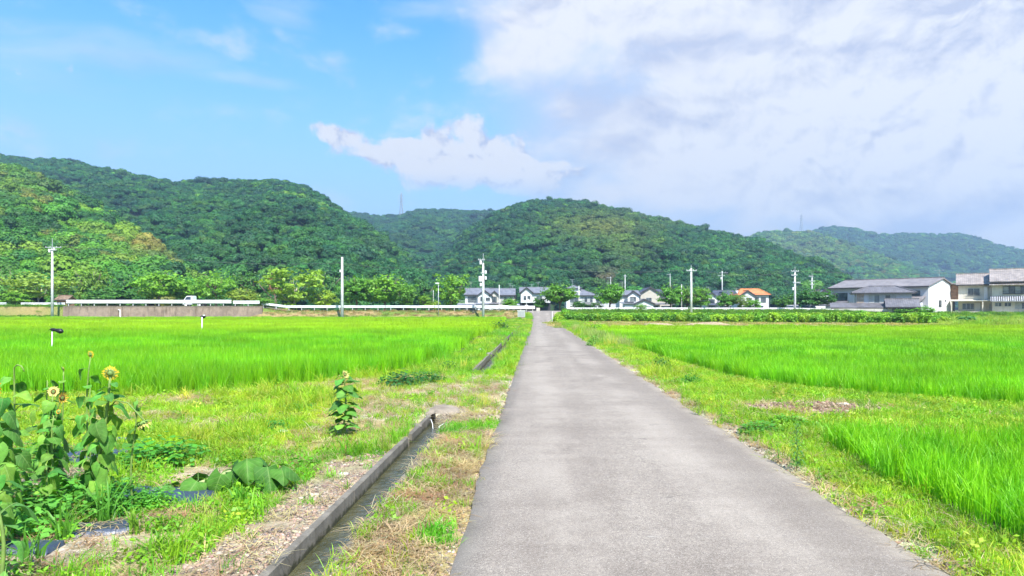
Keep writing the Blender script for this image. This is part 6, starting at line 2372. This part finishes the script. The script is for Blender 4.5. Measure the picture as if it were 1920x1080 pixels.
sunflower("bare-tipped sunflower bending over at the top near the left edge of the plot", -4.16, 5.75, 1.12, (.04, 0), 14, 1.0, LEAF_DROOP + LEAF_FLAT,
          [], 41, .010, bend_top=.10)
sunflower("big-leaved sunflower at the picture edge with a golden flower seen from the side", -3.60, 4.85, 1.07, (-.02, 0), 34, .90, LEAF_DROOP,
          [dict(yaw=.35, pitch=.1, r=.085, col=(.82, .50, .03))], 51, .016)
sunflower("leafless dry-tipped sunflower stalk between the drooping sunflower and the pale flower", -3.66, 6.0, .92, (.02, 0), 7, .55, LEAF_HANG,
          [], 61, .008, z0=.62, z1=.99)
sunflower("short sunflower side stalk with curled young leaves right of the tallest one", -3.02, 5.50, .90, (.04, 0), 9, .60, LEAF_FLAT + LEAF_HANG,
          [], 71, .009, z0=.55, z1=.99)
sunflower("withering sunflower with limp brownish leaves below the pale flower", -3.98, 6.0, .62, (.08, -.05), 12, .85, LEAF_HANG,
          [dict(yaw=-AWAY, pitch=-.9, r=.04, kind="dry", col=(.32, .20, .08))], 81, .010, cols=[(.10, .17, .05), (.22, .20, .07), (.30, .20, .09), (.07, .14, .04)])
sunflower("low sunflower with broad light green leaves in the nearest left corner", -2.80, 3.82, .58, (-.05, .02), 8, 1.0, LEAF_FLAT + LEAF_DROOP,
          [], 92, .013, cols=[(.10, .26, .045), (.085, .22, .045)])
sunflower("leafy young sunflower without flower left of the black plastic", -4.25, 5.25, .78, (.02, 0), 22, .85, LEAF_DROOP,
          [], 103, .012)
for k, (x_, y_, h_, n_, lab) in enumerate([
        (-3.74, 5.62, .74, 18, "leafy sunflower without flower between the leafless stalk and the pale flower"),
        (-4.55, 5.95, .98, 18, "leafy sunflower without flower at the picture edge behind the bending one"),
        (-3.46, 5.72, .60, 14, "short bushy sunflower close behind the tallest sunflower"),
        (-4.05, 5.30, .66, 16, "short bushy sunflower in front of the withering one"),
        (-4.36, 6.45, .92, 14, "thin leafy sunflower behind the closed brownish bud"),
        (-3.36, 4.50, .62, 16, "short broad sunflower at the picture edge below the golden side-on flower"),
        (-3.55, 5.25, .44, 12, "smallest bushy sunflower left of the tallest stem")]):
    sunflower(lab, x_, y_, h_, (.03, 0), n_, .82, LEAF_DROOP + LEAF_FLAT, [], 200 + 7 * k, .009, z0=.1, z1=.99)
sunflower("lone sunflower with a half-open pale bud standing in the grass by the ditch", -2.13, 8.80, .80, (.02, 0), 40, 1.22, LEAF_FLAT,
          [dict(yaw=-.5, pitch=.35, r=.062, kind="wilt", col=(.72, .66, .22))], 111, .013, z0=.08, z1=.97, group=None)


def fallen_sunflower():
    x, y = at(372, 908, .05)
    t = empty("sunflower", "fallen sunflower lying on the ground with big limp dark leaves", "sunflower", (x, y, float(ground_z(x, y))), 0)
    pts = [(-.18, -.05, .02), (0, 0, .07), (.14, .04, .12), (.28, .07, .17), (.42, .08, .20), (.56, .06, .17), (.68, .02, .12)]
    MB().tube(pts, [.016, .017, .017, .016, .014, .012, .009], 8).build("stem", leaf_mat("pale_stem", "plain", .1, .6, (.34, .42, .16), .2, 9.0), t, smooth=True)
    q = random.Random(8)
    spec = [(0, -2.3, .85), (0, 2.4, .8), (1, 2.0, .95), (1, -1.3, 1.05), (2, 1.5, 1.0), (3, -1.75, 1.2), (3, 1.1, 1.1), (3, -1.0, 1.0), (4, -1.3, 1.25), (4, .8, 1.1),
            (4, -2.1, 1.1), (5, .4, 1.1), (5, -1.0, 1.25), (6, .0, 1.0), (6, -.8, .95), (5, 1.8, 1.0), (2, -2.6, .8)]
    for i, a, s in spec:
        p = pts[i]
        lf = link("leaf", q.choice(LEAF_LIMP + LEAF_HANG + LEAF_DROOP[3:]), t, (p[0], p[1], p[2] + .005), (q.uniform(-.6, .6), q.uniform(-.5, .15), a))
        lf.scale = (s * 1.12, s * 1.12, s * 1.0)
        lf.color = c4(np.array(q.choice(SFC)) * q.uniform(.5, .85))
    head_on(t, (.80, -.02, .09), -.3, -.2, .05, (.62, .55, .12), "bud", 9)


fallen_sunflower()


# ---- black mulch film left in the beds
def film_mat():
    m, N = mat_base("mulch_film")
    co = objco(N)
    n = N.noise(co, 9.0, 6.0, .65, dist=1.2)
    mud = N.noise(co, 5.0, 5.0, .65)
    c = N.mix(N.ss(mud, .60, .74), (.030, .044, .078, 1), (.20, .17, .14, 1))  # blue of the reflected sky tinted into the black film, brown mud over it
    finish(N, principled(N, c, .42, .7, normal=bump(N, n, .45, .03)))
    return m


M_FILM = film_mat()


def film(cx, cy, wx_, wy_, rz, seed, label):
    n, m = 26, 18
    V = []
    c, s = math.cos(rz), math.sin(rz)
    for j in range(m):
        for i in range(n):
            a, b = (i / (n - 1) - .5) * wx_, (j / (m - 1) - .5) * wy_
            ed = min(i, n - 1 - i, j, m - 1 - j)
            k = .05 * (fbm(np.array(a * 5 + seed), np.array(b * 5), 3, seed) - .5) * 2 * (ed < 2)
            a, b = a * (1 + float(k)), b + float(k)
            x, y = cx + a * c - b * s, cy + a * s + b * c
            h = .022 + .03 * float(fbm(np.array(x * 6 + seed), np.array(y * 10), 3, seed + 1)) - (.05 if ed == 0 else 0)
            V.append((x, y, float(ground_z(x, y)) + h))
    Q = [(j * n + i, j * n + i + 1, (j + 1) * n + i + 1, (j + 1) * n + i) for j in range(m - 1) for i in range(n - 1)]
    o = link("plastic_sheet", np_mesh("plastic_sheet", np.array(V), np.array(Q), None, M_FILM, True))
    tag(o, label, "plastic sheet", "black mulch film in the garden plot")


x, y = at(312, 930); film(x, y, .80, .46, -.10, 3, "crumpled black plastic sheet between the fallen sunflower and the tallest sunflower")
x, y = at(140, 862); film(x, y, .85, .62, .05, 5, "bluish black plastic sheet behind the drooping sunflower stems")
x, y = at(195, 992); film(x, y, .42, .30, .3, 7, "small dark scrap of plastic sheet under the stem of the tallest sunflower")
x, y = at(52, 1030); film(x, y, .40, .24, .1, 9, "dusty plastic sheet corner in the nearest left corner of the plot")
x, y = at(222, 826); film(x, y, .5, .3, .1, 11, "narrow black plastic strip beyond the weeds clump")


# ---- weed clumps that stand out
L_WEED = leaf_mat("weed_leaf", "object", .34, .5, var=.22, scale=7.0)


def clump_mesh(seed, n, size, h0=.15, h1=.95, aspect=1.3):
    r = np.random.default_rng(seed)
    d = r.normal(0, 1, (n, 3))
    d[:, 2] = np.abs(d[:, 2])
    d /= np.linalg.norm(d, axis=1)[:, None]
    d *= r.uniform(.45, 1.05, (n, 1)) * (1 + .35 * (fbm(d[:, 0] * 3 + seed, d[:, 1] * 3, 3, seed)[:, None] - .5) * 2)
    V, Q = leaf_cloud(d, d * .5 + np.array((0, 0, .8)), size, r, aspect, .4)
    V[:, 2] = np.maximum(V[:, 2], -.02)
    return np_mesh("foliage", V, Q, None, L_WEED)


CLUMP = [clump_mesh(60 + i, 420, .13) for i in range(3)]
CLUMP_FINE = [clump_mesh(70 + i, 900, .075, aspect=2.6) for i in range(2)]


def stems_mesh(seed, n=12):
    r = random.Random(seed)
    mb = MB()
    for k in range(n):
        a, L = r.uniform(0, 6.28), r.uniform(.3, .85)
        mb.tube([(0, 0, -.05), (math.cos(a) * L * .5, math.sin(a) * L * .5, .35), (math.cos(a) * L, math.sin(a) * L, r.uniform(.4, .8))], [.014, .01, .005], 4)
    return mb.mesh("stems", M_STEM)


STEMS = stems_mesh(5)


def clump(px, py, R, H, col, label, fine=False, name="weed_clump", cat="weed", group="weed clumps on the verges", z=0.0, ry=None):
    x, y = at(px, py, z)
    t = empty(name, label, cat, (x, y, float(ground_z(x, y))), RNG.uniform(0, 6.28), group)
    f = link("foliage", (CLUMP_FINE if fine else CLUMP)[RNG.integers(0, 2)], t)
    f.scale = (R, ry or R, H)
    f.color = c4([v * 1.3 for v in col] if col[1] > .18 else col)
    s = link("stems", STEMS, t)
    s.scale = (R, ry or R, H)


clump(308, 868, .46, .26, (.062, .235, .022), "bright broad-leaved weed clump between the two larger black plastic sheets")
clump(262, 880, .24, .16, (.075, .25, .025), "small weed clump touching the stem of the tallest sunflower")
clump(286, 948, .22, .16, (.10, .30, .03), "feathery light green weed growing out of the black plastic sheet", True)
clump(95, 985, .40, .26, (.090, .27, .035), "large patch of light weeds in front of the sunflowers")
clump(40, 960, .36, .30, (.085, .24, .03), "leafy weeds at the picture edge in front of the sunflowers")
clump(150, 940, .34, .24, (.075, .25, .03), "weeds round the foot of the tallest sunflower, left side")
clump(215, 960, .26, .26, (.06, .21, .025), "grassy weeds round the foot of the tallest sunflower, right side", True)
clump(60, 880, .40, .26, (.08, .23, .03), "weeds under the pale flower")
clump(752, 722, .50, .30, (.035, .145, .028), "dark creeping weeds at the corner of the left rice field")
clump(805, 716, .36, .26, (.040, .155, .028), "smaller dark weeds right beside the dark creeping ones")
clump(838, 694, .34, .24, (.045, .165, .030), "dark weeds farther along the left rice edge")
clump(560, 766, .30, .12, (.060, .235, .025), "low green weed patch left of the lone sunflower")
clump(515, 800, .20, .14, (.055, .20, .022), "small dark weed tuft in the mown grass left of the lone sunflower")
clump(1297, 722, .22, .26, (.055, .20, .022), "dark weed standing up on the right verge before the levee")
clump(1240, 690, .30, .34, (.05, .17, .022), "dark weeds in the gap before the right rice field")
clump(1425, 812, .30, .16, (.065, .23, .022), "green weed patch at the left foot of the dirt heap")
clump(1480, 800, .26, .15, (.085, .25, .022), "lighter weed patch on the near side of the dirt heap")
clump(1112, 648, .35, .45, (.10, .24, .03), "taller green weeds at the right verge halfway along the road")
clump(1118, 622, .5, .8, (.11, .27, .03), "tall bright weeds on the right verge far down the road", z=0)
x_, y_ = at(934, 621, 0)
clump(936, 619, .82, .78, (.026, .095, .026), "dark round shrub at the edge of the left rice field by the ditch", name="shrub", cat="shrub", group=None)
clump(912, 617, .55, .42, (.03, .105, .028), "low dark shrub just left of the dark round shrub", name="shrub", cat="shrub", group=None)


def tall_weed(px, py, H, label, n=46, L=.11, col=(.085, .22, .045), seed=1):
    q = np.random.default_rng(seed)
    x, y = at(px, py)
    t = empty("tall_weed", label, "weed", (x, y, float(ground_z(x, y))), 0, "tall single weeds on the right verge")
    MB().tube([(0, 0, -.03), (.01, 0, H * .5), (.0, .01, H)], [.006, .005, .002], 6).build("stem", M_STEM, t, smooth=True)
    V, F_ = [], []
    for k in range(n):
        s = .08 + .92 * (k + .5) / n
        a = k * 2.4
        l_ = L * (1.1 - .6 * s) * q.uniform(.8, 1.2)
        o = np.array((math.cos(a), math.sin(a), 0))
        sd = np.array((-math.sin(a), math.cos(a), 0)) * l_ * .085
        p = np.array((.006, 0, H * s))
        up = .5 if s > .75 else .18
        m1, e = p + o * l_ * .5 + (0, 0, l_ * up), p + o * l_ + (0, 0, l_ * (up - .35))
        b = len(V)
        V += [p - sd * .4, p + sd * .4, m1 + sd, m1 - sd, e]
        F_ += [(b, b + 1, b + 2, b + 3), (b + 3, b + 2, b + 4)]
    f = MB().add(V, F_).build("foliage", L_WEED, t)
    f.color = c4(col)


tall_weed(1493, 878, .46, "tall narrow-leaved weed at the road edge beside the small near rice plot", 60, .12)
tall_weed(1458, 862, .20, "short narrow-leaved weed just left of the tallest road-edge weed", 26, .08, (.10, .26, .03), 2)
tall_weed(1535, 905, .16, "small bright weed to the right of the tallest road-edge weed", 22, .09, (.12, .32, .03), 3)
tall_weed(1352, 790, .26, "narrow weed on the right verge before the dirt heap", 30, .09, (.11, .26, .03), 4)
tall_weed(1308, 778, .24, "yellowish narrow weed at the road edge across from the culvert", 30, .09, (.14, .27, .03), 5)
tall_weed(1690, 880, .30, "pale weed standing before the small near rice plot", 36, .10, (.16, .30, .05), 6)


# tall blades beside the sunflowers
L_BLADE = leaf_mat("blade", "object", .4, .5, var=.2, scale=6.0)
for i, (px, py, H, col, lab) in enumerate([
        (195, 985, .42, (.09, .28, .025), "tuft of tall broad grass at the foot of the tallest sunflower"),
        (120, 1010, .36, (.11, .30, .03), "tuft of tall broad grass in front of the light weeds"),
        (255, 1000, .26, (.16, .32, .03), "grass tuft on the bare soil before the black plastic sheet"),
        (290, 1050, .22, (.13, .30, .03), "grass tuft on the pale soil nearest the viewer"),
        (60, 1062, .30, (.10, .28, .03), "arching broad grass in the nearest left corner"),
        (450, 945, .20, (.10, .30, .025), "grass tuft right of the fallen sunflower")]):
    x, y = at(px, py)
    t = empty("grass_tuft", lab, "grass", (x, y, float(ground_z(x, y))), 0, "tufts of broad grass in the garden plot")
    b = link("blades", blades_mesh("blades", L_BLADE, 22, .05, (H * .6, H), .014, .55, 200 + i, 1.4), t)
    b.color = c4(col)


# stones that catch the eye
def stone(px, py, s, col, label, flat=.5, seed=0, mat={}):
    x, y = at(px, py)
    V, T = blob_mesh(s, 2, .45, 1.2, .8, flat, seed)
    key = tuple(col)
    if key not in mat: mat[key] = simple_mat("rock_%d" % len(mat), col, .9, .2, var=.2, scale=12, bmp=.5)
    o = link("stone", np_mesh("stone", V, None, T, mat[key], True), None, (x, y, float(ground_z(x, y)) + s * flat * .35), (0, 0, seed * 1.3))
    tag(o, label, "stone", "stones lying on the verges")


stone(530, 806, .07, (.60, .56, .50), "white stone in the mown grass left of the lone sunflower", .4, 1)
stone(1580, 769, .075, (.55, .50, .44), "flat white stone on top of the dirt heap", .35, 2)
stone(905, 657, .22, (.55, .52, .46), "pale flat stone in the grass left of the ditch curb", .28, 3)
stone(917, 665, .14, (.22, .20, .17), "dark stone beside the pale flat one left of the ditch curb", .4, 4)
stone(644, 886, .045, (.62, .57, .52), "pale stone on the gravel shoulder beside the ditch", .5, 5)
stone(680, 975, .04, (.58, .50, .42), "small pale stone on the ditch edge", .5, 6)
stone(782, 800, .06, (.18, .16, .14), "dark stone sitting on the ditch wall by the sluice slot", .6, 7)
stone(1060, 706, .05, (.60, .57, .52), "tiny white stone on the asphalt", .3, 8)
for i, (px, py, s, c) in enumerate([(1232, 604, .55, (.30, .235, .15)), (1325, 604, .7, (.31, .24, .155))]):
    x, y = at(px, py, .15)
    V, T = blob_mesh(1.0, 3, .35, 2.2, 1.0, .42, 40 + i)
    o = link("soil_heap", np_mesh("soil_heap", V, None, T, simple_mat("soil_heap_%d" % i, c, .95, .1, var=.3, scale=5, bmp=.8), True), None, (wx(px, 62), 62, .12), (0, 0, 0))
    o.scale = (s * 1.2, s, s * 1.1)
    tag(o, ("small heap of pale soil before the crop bushes", "larger heap of pale soil before the crop bushes, below the crossarm pole")[i], "soil heap", "soil heaps before the crop field")

# burdock-like plant at the right end of the crop
x, y = wx(1812, 68), 68.0
t = empty("large_leaved_plant", "clump of very large leaves where the crop bushes end at the right", "plant", (x, y, float(ground_z(x, y))))
for k in range(16):
    a = k * 2.4
    lf = link("leaf", LEAF_FLAT[k % 4], t, (.2 * math.cos(a), .2 * math.sin(a), .30 + .02 * k), (0, -.2, a))
    lf.scale = (3.6, 3.6, 3.6)
    lf.color = c4((.045, .16, .035))
# ================================================================ AIR
def build_haze():
    m = bpy.data.materials.new("haze")
    m.use_nodes = True
    nt = m.node_tree
    nt.nodes.clear()
    v = nt.nodes.new("ShaderNodeVolumePrincipled")
    v.inputs["Color"].default_value = (.50, .72, 1.0, 1)
    v.inputs["Density"].default_value = HAZE
    v.inputs["Anisotropy"].default_value = .3
    o = nt.nodes.new("ShaderNodeOutputMaterial")
    nt.links.new(v.outputs[0], o.inputs["Volume"])
    MB().box(-1900, 1900, -80, 2500, -5, 330).build("haze", m)
    tag(scene.objects["haze"], kind="stuff")


HAZE = 0.00036
build_haze()
